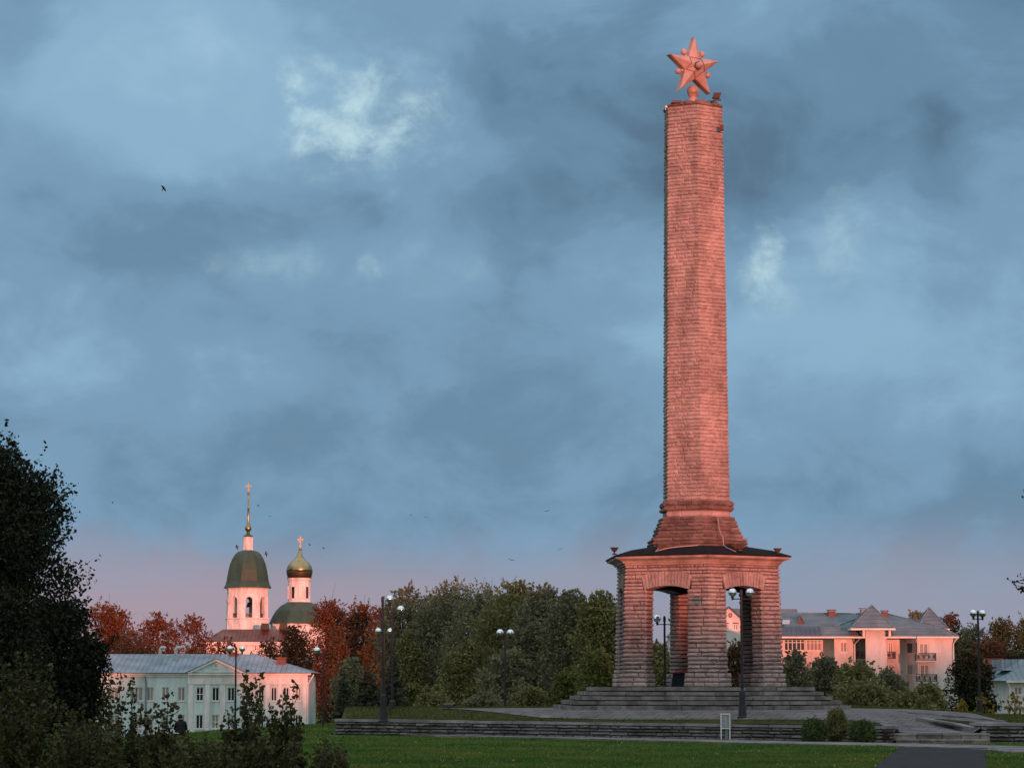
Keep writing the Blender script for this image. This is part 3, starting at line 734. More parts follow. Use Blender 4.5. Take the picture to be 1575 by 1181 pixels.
mb = MB(); h = at(1026, 165, 99.4); mb.box(h.x - .07, h.x + .02, h.y - .05, h.y + .05, h.z - .03, h.z + .05); mb.tube([h + Vector((-.05, 0, .02)), h + Vector((-.06, 0, -.12))], .02, 6); tag(mb.build('insulator', M['whitemetal']), 'tiny pale fitting fixed to the left edge of the shaft top', 'fitting')
def cable(pts, r, label):
    mb = MB(); mb.tube([at(*p) for p in pts], r, 6); return tag(mb.build('cable', M['cable'], smooth=True), label, 'cable', 'cables on the monument')
cable([(1103, 792, 98.75), (1104.5, 800, 98.55), (1106, 812, 98.35), (1109, 822, 98.1), (1112, 826, 97.8), (1112.5, 834, 97.75), (1113, 838.5, 97.7), (1118, 842, 97.5), (1127, 846, 97.2), (1132, 848, 97.1)], .011, 'thin pale cable running down the right of the stone pedestal to the roof')
cable([(1074, 838.3, 97.5), (1050, 840, 97.3), (1030, 842, 97.2), (1018, 845, 97.2), (1008, 848, 97.3), (1013, 843.5, 97.4)], .016, 'pale cable lying along the foot of the pedestal towards the left')
# memorial block with a red ribbon between the piers
mem = empty('memorial_block', (at(1042, 1056, 100.6).x, 100.6, ZT), 'black granite block under a red ribbon, between the piers behind the left arch', 'memorial')
x0, x1 = at(1031, 1050, 100.6).x, at(1062, 1050, 100.6).x
mb = MB(); mb.hexa([(x0, 100.2, ZT), (x1, 100.2, ZT), (x1, 101.0, ZT), (x0, 101.0, ZT)], [(x0 + .10, 100.5, ZT + .50), (x1 - .1, 100.5, ZT + .56), (x1 - .1, 101, ZT + .56), (x0 + .1, 101, ZT + .50)]); mb.build('block', M['slate'], mem)
mb = MB()
pts = [(x0 + .05, 100.45, ZT + .53), (x0 + .25, 100.4, ZT + .55), (x0 + .4, 100.4, ZT + .57), (x0 + .55, 100.4, ZT + .63), (x1, 100.45, ZT + .64)]
mb.tube(pts, [.02, .03, .025, .04, .03], 6); mb.build('ribbon', M['redcloth'], mem)
# ------------------------------------------------------------------ street lamps with mirrored globes
def make_lamp(label, single=False):
    root = empty('street_lamp', (0, 0, 0), label, 'street lamp', 'mirrored globe lamps round the monument')
    mb = MB(); mb.lathe((0, 0, 0), [(.19, 0), (.19, .05), (.155, .08), (.115, .50), (.105, .95), (.06, 1.02)], 14); mb.build('base', M['blackmetal'], root, local=True)
    mb = MB(); mb.lathe((0, 0, 0), [(.055, 1.0), (.05, 1.9), (.062, 1.92), (.062, 1.97), (.045, 1.99), (.042, 4.32), (.055, 4.34), (.055, 4.50), (.02, 4.56)], 12); mb.build('pole', M['blackmetal'], root, local=True)
    sides = (1,) if single else (-1, 1)
    mb = MB(); mb.tube([(-.30 if not single else -.05, 0, 4.22), (.30, 0, 4.22)], .018, 8)
    for s in sides: mb.tube([(s * .31, 0, 4.18), (s * .31, 0, 4.30)], [.03, .06], 10)
    mb.build('arm', M['blackmetal'], root, local=True)
    for s in sides:
        mb = MB(); mb.sphere((s * .31, 0, 4.45), .15, 28, 18); mb.build('globe', M['globe'], root, smooth=True, local=True)
    return root
def copy_thing(o, loc, rz, label, s=1.0):
    r = o.copy(); COL.objects.link(r); r.location = loc; r.rotation_euler = (0, 0, rz); r.scale = (s, s, s); r['label'] = label
    for ch in o.children:
        c = ch.copy(); COL.objects.link(c); c.parent = r
        for g in ch.children:
            d = g.copy(); COL.objects.link(d); d.parent = c
    return r
lampA = make_lamp('black lamp with two mirrored globes in front of the right arch of the monument')
p = at(1142, 1103, 91.6); lampA.location = (p.x, 91.6, terr(p.x, 91.6) - .02); lampA.scale = (.99, .99, .985)
lampB = make_lamp('tallest single globe black street lamp standing on the turf near the wall corner', single=True)
p = at(590, 1098, 95.6); lampB.location = (p.x, 95.6, terr(p.x, 95.6)); lampB.rotation_euler = (R(.0), R(-.9), R(35))
def lamp(src, px, ptop, Y, rz, label, s=1.0):
    """ptop: row of the globe centres; the foot stands on the land at that distance, as far as the land allows"""
    zg = zat(ptop, Y); x = xat(px, ptop, Y)
    z = zg - 4.45 * s
    return copy_thing(src, (x, Y, z), R(rz), label, s)
lamp(lampA, 1022, 951, 104, 18, 'black street lamp with two mirrored globes seen through the left arch')
lamp(lampA, 777, 973, 106, 48, 'black street lamp with two globes alone before the grey green trees, at mid picture')
lamp(lampA, 591, 970.5, 120, 30, 'farther black lamp with a level pair of globes, right behind the tallest lamp')
lamp(lampB, 604, 937, 100, 10, 'single globe black lamp beside and slightly right of the tallest lamp')
lamp(lampA, 363, 997.5, 126, 22, 'black lamp with two globes in front of the mint green building')
lamp(lampB, 498, 1000, 113, 165, 'single globe black lamp by the red trees, right of the mint building')
lamp(lampA, 1504, 943, 106, 44, 'black lamp with two globes on the right hand grass slope')

# ------------------------------------------------------------------ small things on the ground
p = gnd_hit(1116, 1138.5)
cab = empty('display_stand', p, 'small white metal frame stand with a grey panel before the low wall', 'stand')
mb = MB(); w2, H = .15, .93
for x in (-w2, w2): mb.box(x - .022, x + .022, -.02, .02, -.05, H)
mb.box(-w2 + .022, w2 - .022, -.02, .02, H - .045, H); mb.box(-w2 + .022, w2 - .022, -.02, .02, .40, .435)
mb.build('frame', M['whitemetal'], cab, local=True)
mb = MB(); mb.box(-w2 + .03, w2 - .03, .03, .05, .43, H - .05); mb.box(-.035, .035, -.012, .028, .47, H - .12); mb.build('panel', mat('pale_panel', ((.26, .29, .29), (.42, .45, .44)), rough=.5, scale=6), cab, local=True)
mb = MB(); mb.box(w2 + .03, w2 + .055, .02, .30, .40, H - .02); mb.box(w2 + .055, w2 + .085, .24, .30, .38, H - .03); mb.build('side_panel', M['greymetal'], cab, local=True)
mb = MB(); mb.box(-.01, .10, .06, .12, -.05, .42); mb.build('post', M['greymetal'], cab, local=True)
# dark box floodlight on the terrace turf
p = gnd_hit(690, 1091, terr)
fb = empty('ground_floodlight', p, 'black box floodlight lying on the terrace turf before the trees', 'floodlight')
mb = MB(); mb.hexa([(-.19, -.12, .05), (.19, -.12, .05), (.16, .12, .05), (-.16, .12, .05)], [(-.17, -.02, .22), (.17, -.02, .22), (.15, .16, .20), (-.15, .16, .20)]); mb.build('housing', M['blackmetal'], fb, local=True)
mb = MB(); mb.box(-.06, .06, -.04, .04, -.03, .06); mb.box(-.2, .2, -.16, -.12, .20, .235); mb.build('bracket', M['greymetal'], fb, local=True)

# ------------------------------------------------------------------ person sitting on the slope, seen from behind
def skin_mesh(name, verts, edges, radii, sub=2):
    me = bpy.data.meshes.new(name); me.from_pydata(verts, edges, []); o = bpy.data.objects.new(name, me); COL.objects.link(o)
    m = o.modifiers.new('skin', 'SKIN'); m.use_smooth_shade = True
    for v, r in zip(me.skin_vertices[0].data, radii): v.radius = (r, r) if not isinstance(r, tuple) else r; v.use_root = False
    me.skin_vertices[0].data[0].use_root = True
    o.modifiers.new('sub', 'SUBSURF').levels = sub; o.modifiers['sub'].render_levels = sub
    bpy.context.view_layer.update()
    ev = o.evaluated_get(bpy.context.evaluated_depsgraph_get()); out = bpy.data.meshes.new_from_object(ev)
    bpy.data.objects.remove(o); out.shade_smooth(); return out
def person():
    # sits facing away (+y), turned a little left, knees drawn up, arms round the knees
    V, E, Rd = [], [], []
    def add(p, r, par=None):
        V.append(p); Rd.append(r)
        if par is not None: E.append((par, len(V) - 1))
        return len(V) - 1
    pel = add((0, 0, .13), (.17, .14)); wst = add((-.01, .02, .28), (.155, .125), pel); ch = add((-.02, .06, .45), (.17, .13), wst); sh = add((-.03, .08, .56), (.14, .10), ch)
    nk = add((-.035, .11, .645), .058, sh); hd = add((-.05, .135, .735), (.075, .088), nk); tp = add((-.055, .135, .82), (.062, .075), hd)
    for s in (-1, 1):
        so = add((-.03 + s * .165, .09, .55), .062, sh); el = add((s * .225 - .02, .19, .30), .048, so); wr = add((s * .10 - .05, .44, .30), .034, el); pm = add((s * .06 - .05, .50, .31), .034, wr)
        for k, (dx, dz, ln) in enumerate(((-.025, .024, .050), (-.028, .010, .060), (-.028, -.004, .056), (-.024, -.018, .044))):
            k1 = add((s * (.06 + dx * .6) - .05, .50 + ln * .6, .31 + dz), .0095, pm); add((s * (.06 + dx * 1.8) - .05, .50 + ln, .30 + dz * .8), .008, k1)
        t1 = add((s * .065 - .05, .505, .345), .011, pm); add((s * .045 - .05, .535, .36), .009, t1)
        hp = add((s * .10, .05, .11), .095, pel); kn = add((s * .12 - .03, .43, .40), .062, hp); an = add((s * .11 - .04, .60, .06), .042, kn); add((s * .12 - .05, .80, .035), .036, an)
    me = skin_mesh('person', V, E, Rd)
    for m in (M['jacket'], M['skin'], M['trousers']): me.materials.append(m)
    for poly in me.polygons:
        c = poly.center
        poly.material_index = 1 if (c.z > .655 or (c.y > .46 and c.z > .25 and abs(c.x + .05) < .12 and c.z < .385 and c.y > .47)) else (2 if (c.y > .16 and c.z < .48 and abs(c.x) < .2 and not (c.z > .2 and c.y < .25)) or c.z < .08 else 0)
    o = bpy.data.objects.new('person', me); COL.objects.link(o)
    hair = MB()
    hair.sphere((-.052, .118, .775), .098, 16, 12, sc=(.90, 1, .98)); h = hair.build('hair', M['hair'], o, smooth=True, local=True)
    col_ = MB(); col_.lathe((-.035, .10, .615), [(.085, -.02), (.092, .02), (.088, .055), (.07, .06)], 14); col_.build('collar', M['jacket'], o, smooth=True, local=True)
    for s in (-1, 1):
        e = MB(); e.sphere((-.05 + s * .086, .14, .745), .022, 8, 6, sc=(.5, 1, 1.4)); e.build('ear', M['skin'], o, smooth=True, local=True)
    n = MB(); n.tube([(-.052, .222, .76), (-.052, .243, .735), (-.052, .222, .728)], [.010, .014, .010], 6); n.build('nose', M['skin'], o, smooth=True, local=True)
    for s in (-1, 1):
        n = MB(); n.sphere((-.052 + s * .03, .215, .765), .011, 8, 6); n.build('eye', M['hair'], o, smooth=True, local=True)
    n = MB(); n.box(-.075, -.03, .205, .222, .69, .698); n.build('mouth', M['redcloth'], o, local=True)
    return tag(o, 'person in a black jacket with short dark hair sitting on the grass, seen from behind', 'person')
M['jacket'] = mat('black_jacket', ((.005, .005, .006), (.012, .012, .014)), rough=.8, scale=20, bump=.2)
M['skin'] = mat('skin', ((.30, .17, .12), (.38, .22, .16)), rough=.5, scale=10)
M['trousers'] = mat('dark_trousers', ((.010, .012, .018), (.02, .022, .03)), rough=.85, scale=15)
M['hair'] = mat('dark_hair', ((.006, .005, .004), (.016, .013, .01)), rough=.6, scale=40)
pn = person(); PP = at(279.5, 1128, 99.0); pn.location = (PP.x, 99.0, gz(PP.x, 99.0) + .0); pn.rotation_euler = (0, 0, R(14))
rail = empty('curved_rail', (at(267, 1128, 98.6).x, 98.6, gz(PP.x, 98.6)), 'bent pale metal tube sticking out of the grass left of the seated person', 'rail')
mb = MB(); mb.tube([(-.28, .0, -.06), (-.22, 0, .04), (-.10, 0, .12), (.05, 0, .165), (.16, 0, .16), (.21, 0, .10), (.215, 0, -.05)], .016, 8); mb.build('tube', M['whitemetal'], rail, smooth=True, local=True)

# ------------------------------------------------------------------ birds
M['bird'] = mat('black_feathers', ((.004, .004, .005), (.012, .012, .013)), rough=.6, scale=10)
def bird(px, py, span_px, label, roll=0, yaw=0, flap=.2, fold=1.0, span=.8):
    Y = F * span / span_px * .97
    c = at(px, py, Y); mb = MB()
    mb.tube([(0, -.24, .0), (0, -.17, .015), (0, -.05, .01), (0, .08, 0), (0, .17, -.005)], [.008, .035, .06, .05, .018], 8)
    mb.hexa([(-.015, .15, -.008), (.015, .15, -.008), (.065, .32, -.006), (-.065, .32, -.006)], [(-.015, .15, .004), (.015, .15, .004), (.065, .32, .002), (-.065, .32, .002)])
    for s in (-1, 1):
        w = span / 2 * fold
        pts = ((.03, -.08, .0), (w * .45, -.13, w * flap), (w, -.02, w * flap * .8), (w * .9, .05, w * flap * .75), (w * .55, .07, w * flap), (.03, .10, 0))
        a = [(s * x, y, z + .012) for x, y, z in pts]; b = [(s * x, y, z) for x, y, z in pts]
        if s > 0: mb.hexa(b, a)
        else: mb.hexa(b[::-1], a[::-1])
    o = mb.build('bird', M['bird'], smooth=False); o.location = c; o.rotation_euler = (R(roll), R(0), R(yaw)) if not isinstance(roll, tuple) else tuple(R(v) for v in roll)
    return tag(o, label, 'bird', 'black birds in the evening sky')
bird(251.5, 290, 13, 'largest black bird, alone high in the left part of the sky', roll=(-70, 50, -20), flap=.05)
bird(173, 773, 7, 'black bird over the left dark tree, low in the sky', roll=(40, 20, 0), fold=.45, flap=.8)
bird(397, 777.5, 6, 'black bird just right of the thin golden spire', roll=(50, 20, 20), fold=.7, flap=.3)
bird(415, 794, 6, 'tiny black bird right of the spire, below its nearest neighbour', roll=(10, -10, 30), flap=.15)
bird(364.5, 841, 9, 'black bird left of the pink drum of the bell tower, wings upright', roll=(70, 75, 0), fold=.9, flap=.1)
bird(409, 851.5, 9.5, 'black bird right of the green bell tower dome, wings upright', roll=(60, 80, 10), fold=.95, flap=.25)
bird(475.5, 837.5, 7, 'black bird just right of the onion dome cross', roll=(50, 30, 40), fold=.8, flap=.5)
bird(497.5, 843, 6.5, 'black bird farther right of the onion dome cross', roll=(30, 20, 60), fold=.9, flap=.4)
bird(632, 792, 6, 'left one of two birds flying close together above the wood', roll=(5, -8, 0), flap=.25)
bird(654.5, 795, 7, 'right one of two birds flying close together above the wood', roll=(8, 14, 0), flap=.15)
bird(841, 786, 11, 'gliding bird with wings spread, left of the monument pedestal', roll=(6, -12, 0), flap=.12)
bird(786, 861, 11, 'gliding bird low above the wood at mid picture', roll=(10, 14, 0), flap=.2)
bird(861.5, 844.5, 9, 'gliding bird low in the sky left of the monument roof', roll=(4, -16, 0), flap=.1)
# ------------------------------------------------------------------ buildings
M['mint'] = mat('mint_plaster', ((.45, .56, .56), (.56, .69, .69), (.60, .735, .74)), rough=.85, scale=.9, bump=.05, stretch=(1, 1, .3), stain=0.16)
M['white'] = mat('white_plaster', ((.58, .57, .56), (.72, .70, .69), (.76, .75, .74)), rough=.85, scale=.6, bump=.05, stain=0.2)
M['tin'] = None
def tin_mat(name, a, b, pitch, axis=0, rough=.5):
    m = bpy.data.materials.new(name); m.use_nodes = True; nt = m.node_tree; nt.nodes.clear(); N = nt.nodes.new; L = nt.links.new
    tc = N('ShaderNodeTexCoord'); wv = N('ShaderNodeTexWave'); wv.wave_type = 'BANDS'; wv.bands_direction = 'XYZ'[axis]; wv.wave_profile = 'SAW'
    L(tc.outputs['Object'], wv.inputs[0]); wv.inputs['Scale'].default_value = .314159 / pitch; wv.inputs['Distortion'].default_value = 0
    no = N('ShaderNodeTexNoise'); L(tc.outputs['Object'], no.inputs[0]); no.inputs['Scale'].default_value = .45; no.inputs['Detail'].default_value = 6
    rp = N('ShaderNodeValToRGB'); L(no.outputs['Fac'], rp.inputs[0]); rp.color_ramp.elements[0].position = .32; rp.color_ramp.elements[1].position = .68
    rp.color_ramp.elements[0].color = (*a, 1); rp.color_ramp.elements[1].color = (*b, 1)
    sg = N('ShaderNodeValToRGB'); L(wv.outputs['Fac'], sg.inputs[0]); sg.color_ramp.elements[0].position = .06; sg.color_ramp.elements[0].color = (.35, .35, .35, 1); sg.color_ramp.elements[1].position = .14; sg.color_ramp.elements[1].color = (1, 1, 1, 1)
    mx = N('ShaderNodeMix'); mx.data_type = 'RGBA'; mx.blend_type = 'MULTIPLY'; mx.inputs[0].default_value = 1; L(rp.outputs[0], mx.inputs[6]); L(sg.outputs[0], mx.inputs[7])
    b_ = N('ShaderNodeBsdfPrincipled'); L(mx.outputs[2], b_.inputs['Base Color']); b_.inputs['Roughness'].default_value = rough; b_.inputs['Specular IOR Level'].default_value = .4
    bp = N('ShaderNodeBump'); bp.inputs['Strength'].default_value = .6; bp.inputs['Distance'].default_value = .05; L(wv.outputs['Fac'], bp.inputs['Height']); L(bp.outputs[0], b_.inputs['Normal'])
    o = N('ShaderNodeOutputMaterial'); L(b_.outputs[0], o.inputs[0]); return m
M['tin'] = tin_mat('blue_grey_tin', (.12, .17, .215), (.23, .30, .36), .62)
M['tin2'] = tin_mat('blue_grey_tin_fine', (.10, .16, .19), (.17, .25, .28), .5)
M['brick'] = mat('dark_brick', ((.10, .05, .04), (.20, .10, .08)), rough=.9, scale=5, bump=.2)
M['pipe'] = mat('zinc_pipe', ((.35, .37, .38), (.5, .52, .53)), rough=.4, scale=4, metallic=.3)
M['frame'] = mat('window_frame', ((.60, .60, .60), (.74, .74, .73)), rough=.6, scale=5)
M['pane'] = glass_mat('window_glass', (.012, .016, .02))
M['panecurtain'] = mat('curtained_glass', ((.14, .13, .13), (.42, .38, .35)), rough=.03, scale=1.1, spec=.5, stretch=(3, 3, .3))
M['brass'] = mat('gilding', ((.30, .25, .13), (.44, .36, .19)), rough=.32, metallic=1.0, scale=1.2, bump=.15, bscale=2.2)
M['greenroof'] = mat('green_copper_sheet', ((.022, .052, .035), (.042, .088, .060)), rough=.5, scale=.7, stretch=(1, 1, .3))
M['church'] = mat('church_plaster', ((.50, .46, .43), (.72, .68, .65), (.80, .77, .74)), rough=.9, scale=.8, bump=.1, stretch=(1, 1, .35), stain=0.2)
M['rustroof'] = tin_mat('brown_sheet_roof', (.075, .032, .026), (.15, .070, .055), .7)
M['bell'] = mat('bell_bronze', ((.05, .04, .025), (.09, .07, .04)), rough=.5, metallic=.6, scale=3)

rb = random.Random(21)
def vz(py, Y): return zat(py, Y)
# ---- mint green two storey building
Y1 = 315.0
def X1(zx): return xat(130 + zx * .24762, 1060, Y1)
def Z1(zy): return zat(960 + zy * .24762, Y1)
gA = -4.6
mint = empty('public_building', (X1(800), Y1, gA), 'mint green two storey building with white pilasters, a pediment and a grey tin roof', 'building')
xL, xP0, xP1, xR = X1(380), X1(645), X1(1012), X1(1386)
eZ = Z1(322); win2 = (Z1(475), Z1(390)); win1 = (Z1(647), Z1(560))
def holes_for(f, xs_, w, zr): return [(x - f.p.x - w / 2, x - f.p.x + w / 2, zr[0], zr[1]) for x in xs_]
wing = Face((X1(100), Y1 - 2.6), (xL, Y1))
secs = [Face((xL, Y1), (xP0, Y1)), Face((xP0, Y1 - .35), (xP1, Y1 - .35)), Face((xP1, Y1), (xR, Y1))]
groups = [[407, 503, 602], [718, 816, 912], [1098, 1176, 1252, 1327]]
wmb = MB(); wh = MB(); allw = []
for f, xs_, i in zip(secs, groups, range(3)):
    hs = holes_for(f, [X1(v) for v in xs_], X1(45) - X1(0) if i < 2 else X1(36) - X1(0), win2) + holes_for(f, [X1(v) for v in xs_], X1(45) - X1(0) if i < 2 else X1(36) - X1(0), win1)
    f.wall(wmb, gA - .5, eZ, hs)
    allw += [(f, h, i) for h in hs]
hsw = [(u - .5, u + .5, z0, z1) for u in (2.2, 5.2, wing.len - 1.4) for z0, z1 in (win2, win1)]
wing.wall(wmb, gA - .5, eZ, hsw); allw += [(wing, h, 0) for h in hsw]
for xx in (xP0, xP1):
    s = 1 if xx == xP0 else -1
    wmb.poly([(xx, Y1 - .35, gA - .5), (xx, Y1, gA - .5), (xx, Y1, eZ), (xx, Y1 - .35, eZ)][::s])
wmb.poly([(xR, Y1, gA - .5), (xR, Y1 + 13, gA - .5), (xR, Y1 + 13, eZ), (xR, Y1, eZ)])
wmb.poly([(xR, Y1 + 13, gA - .5), (X1(100), Y1 + 13, gA - .5), (X1(100), Y1 + 13, eZ), (xR, Y1 + 13, eZ)])
wmb.poly([(X1(100), Y1 + 13, gA - .5), (X1(100), Y1 - 2.6, gA - .5), (X1(100), Y1 - 2.6, eZ), (X1(100), Y1 + 13, eZ)])
wmb.build('wall', M['mint'], mint)
for f, h, i in allw:
    f.window(mint, h, M['frame'], rb.choice([M['pane'], M['pane'], M['panecurtain']]) if i else M['panecurtain'], mull=1, trans=(.5,) if (i == 1 and rb.random() < .5) else (), bar=.085)
# white bands, pilasters and cornice
def pil(f, x, w, z0, z1, d=.12): mbp = MB(); f.box(mbp, x - f.p.x - w / 2, x - f.p.x + w / 2, .002, d, z0, z1); mbp.build('pilaster', M['white'], mint)
for zx in (664, 766, 862, 993): pil(secs[1], X1(zx), X1(30) - X1(0), gA, Z1(372), .14)
for zx in (1055, 1137, 1214, 1290, 1368): pil(secs[2], X1(zx), X1(26) - X1(0), gA, Z1(372), .12)
mbp = MB(); secs[1].box(mbp, 0, secs[1].len, .002, .16, Z1(371), Z1(326)); secs[2].box(mbp, 0, secs[2].len, .002, .14, Z1(371), Z1(326)); mbp.build('frieze', M['white'], mint)
mbp = MB()
for f, d in ((secs[0], .35), (secs[1], .45), (secs[2], .35), (wing, .35)):
    f.box(mbp, 0, f.len, .002, d * .5, Z1(325), Z1(314)); f.box(mbp, 0, f.len + (.4 if f is secs[2] else 0), -.1, d, Z1(313.5), Z1(303))
mbp.build('cornice', M['white'], mint)
# pediment
ax, az, pz = X1(820), Z1(213), Z1(299); pa, pb = X1(636), X1(1003); py_ = Y1 - .5
mbp = MB(); mbp.hexa([(pa + .5, py_, pz), (pb - .5, py_, pz), (ax, py_, az - .22), (ax, py_, az - .22)], [(pa + .5, py_ + 6, pz), (pb - .5, py_ + 6, pz), (ax, py_ + 6, az - .22), (ax, py_ + 6, az - .22)])
mbp.build('pediment', M['mint'], mint)
mbp = MB()
for (x0, x1) in ((pa, ax), (pb, ax)):
    q = [(x0, py_ - .3, pz - .02), (x1, py_ - .3, az), (x1, py_ - .3, az - .28), (x0 + (.6 if x0 < ax else -.6), py_ - .3, pz - .02)]
    mbp.hexa([(a, b + .4, c) for a, b, c in q], q)
mbp.build('pediment_moulding', M['white'], mint)
f = Face((X1(800), py_ - .02), (X1(840), py_ - .02)); u = (X1(808) - X1(800), X1(831) - X1(800)); f.window(mint, (u[0], u[1], Z1(272), Z1(241)), M['frame'], M['pane'], d=.06, bar=.1)
mbp = MB()
for (x0, x1) in ((pa - .2, ax), (pb + .2, ax)):
    q = [(x0, pz - .0), (x1, az + .06), (x1, az + .01), (x0, pz - .05)]
    mbp.hexa([(a, py_ - .4, c) for a, c in q], [(a, py_ + 8, c) for a, c in q])
mbp.build('pediment_roof', M['tin'], mint)
# hipped roof
rz0, rz1, rzb = Z1(300), zat(960 + 184 * .24762, Y1 + 7.5), Y1 + 7.5
ex0, ex1 = X1(100), X1(1420); rx1 = X1(1020); rx0 = X1(60)
mbr = MB()
c = [(xL, Y1 - .6, rz0), (ex1, Y1 - .6, rz0), (ex1, Y1 + 14, rz0), (ex0, Y1 + 14, rz0)]
rl, rr_ = (X1(215), rzb, rz1), (rx1, rzb, rz1)
mbr.poly([(xL, Y1 - .6, rz0), (ex1, Y1 - .6, rz0), rr_, rl]); mbr.poly([(ex1, Y1 - .6, rz0), (ex1, Y1 + 14, rz0), rr_]); mbr.poly([(ex1, Y1 + 14, rz0), (ex0, Y1 + 14, rz0), rl, rr_])
mbr.poly([(X1(60), Y1 - 3.4, rz0), (xL, Y1 - .6, rz0), rl, (X1(100), rzb - 1, rz1)]); mbr.poly([(ex0, Y1 + 14, rz0), (X1(60), Y1 - 3.4, rz0), (X1(100), rzb - 1, rz1), rl])
mbr.poly([(X1(60), Y1 - 3.4, rz0 - .02), (xL, Y1 - .6, rz0 - .02), (ex1, Y1 - .6, rz0 - .02), (ex1, Y1 + 14, rz0 - .02), (ex0, Y1 + 14, rz0 - .02)][::-1])
roof = mbr.build('roof', M['tin'], mint)
for zx, zy, w, yy, b in ((1206, 212, 58, 2.8, 285), (885, 190, 50, 6.6, 212)):
    mbp = MB(); x0, x1 = X1(zx - w / 2), X1(zx + w / 2); mbp.box(x0, x1, Y1 + yy, Y1 + yy + 1.1, zat(960 + b * .24762, Y1) - 1.0, zat(960 + zy * .24762, Y1 + yy)); t_ = zat(960 + zy * .24762, Y1 + yy)
    mbp.box(x0 - .12, x1 + .12, Y1 + yy - .12, Y1 + yy + 1.22, t_ + .003, t_ + .16); mbp.build('chimney', M['brick'], roof)
for zx in (432, 531):
    mbp = MB(); x = X1(zx); t_ = zat(960 + 150 * .24762, Y1 + 5); mbp.tube([(x, Y1 + 5, t_ - 2.6), (x, Y1 + 5, t_ - .1), (x + .12, Y1 + 5, t_ + .08), (x + .45, Y1 + 5, t_ + .12), (x + .62, Y1 + 5, t_ + .0)], .23, 12); mbp.build('vent_pipe', M['pipe'], roof)
mbp = MB(); mbp.tube([(xL - .05, Y1 - .5, eZ), (xL + .05, Y1 - .12, eZ - .7), (xL + .05, Y1 - .12, gA)], .08, 8); mbp.build('downpipe', M['tin'], mint)
mbp = MB(); mbp.tube([(xR + .75, Y1 - .5, eZ + .2), (xR + .02, Y1 - .12, eZ - 1.0), (xR + .02, Y1 - .12, gA)], .08, 8); mbp.build('downpipe', M['white'], mint)

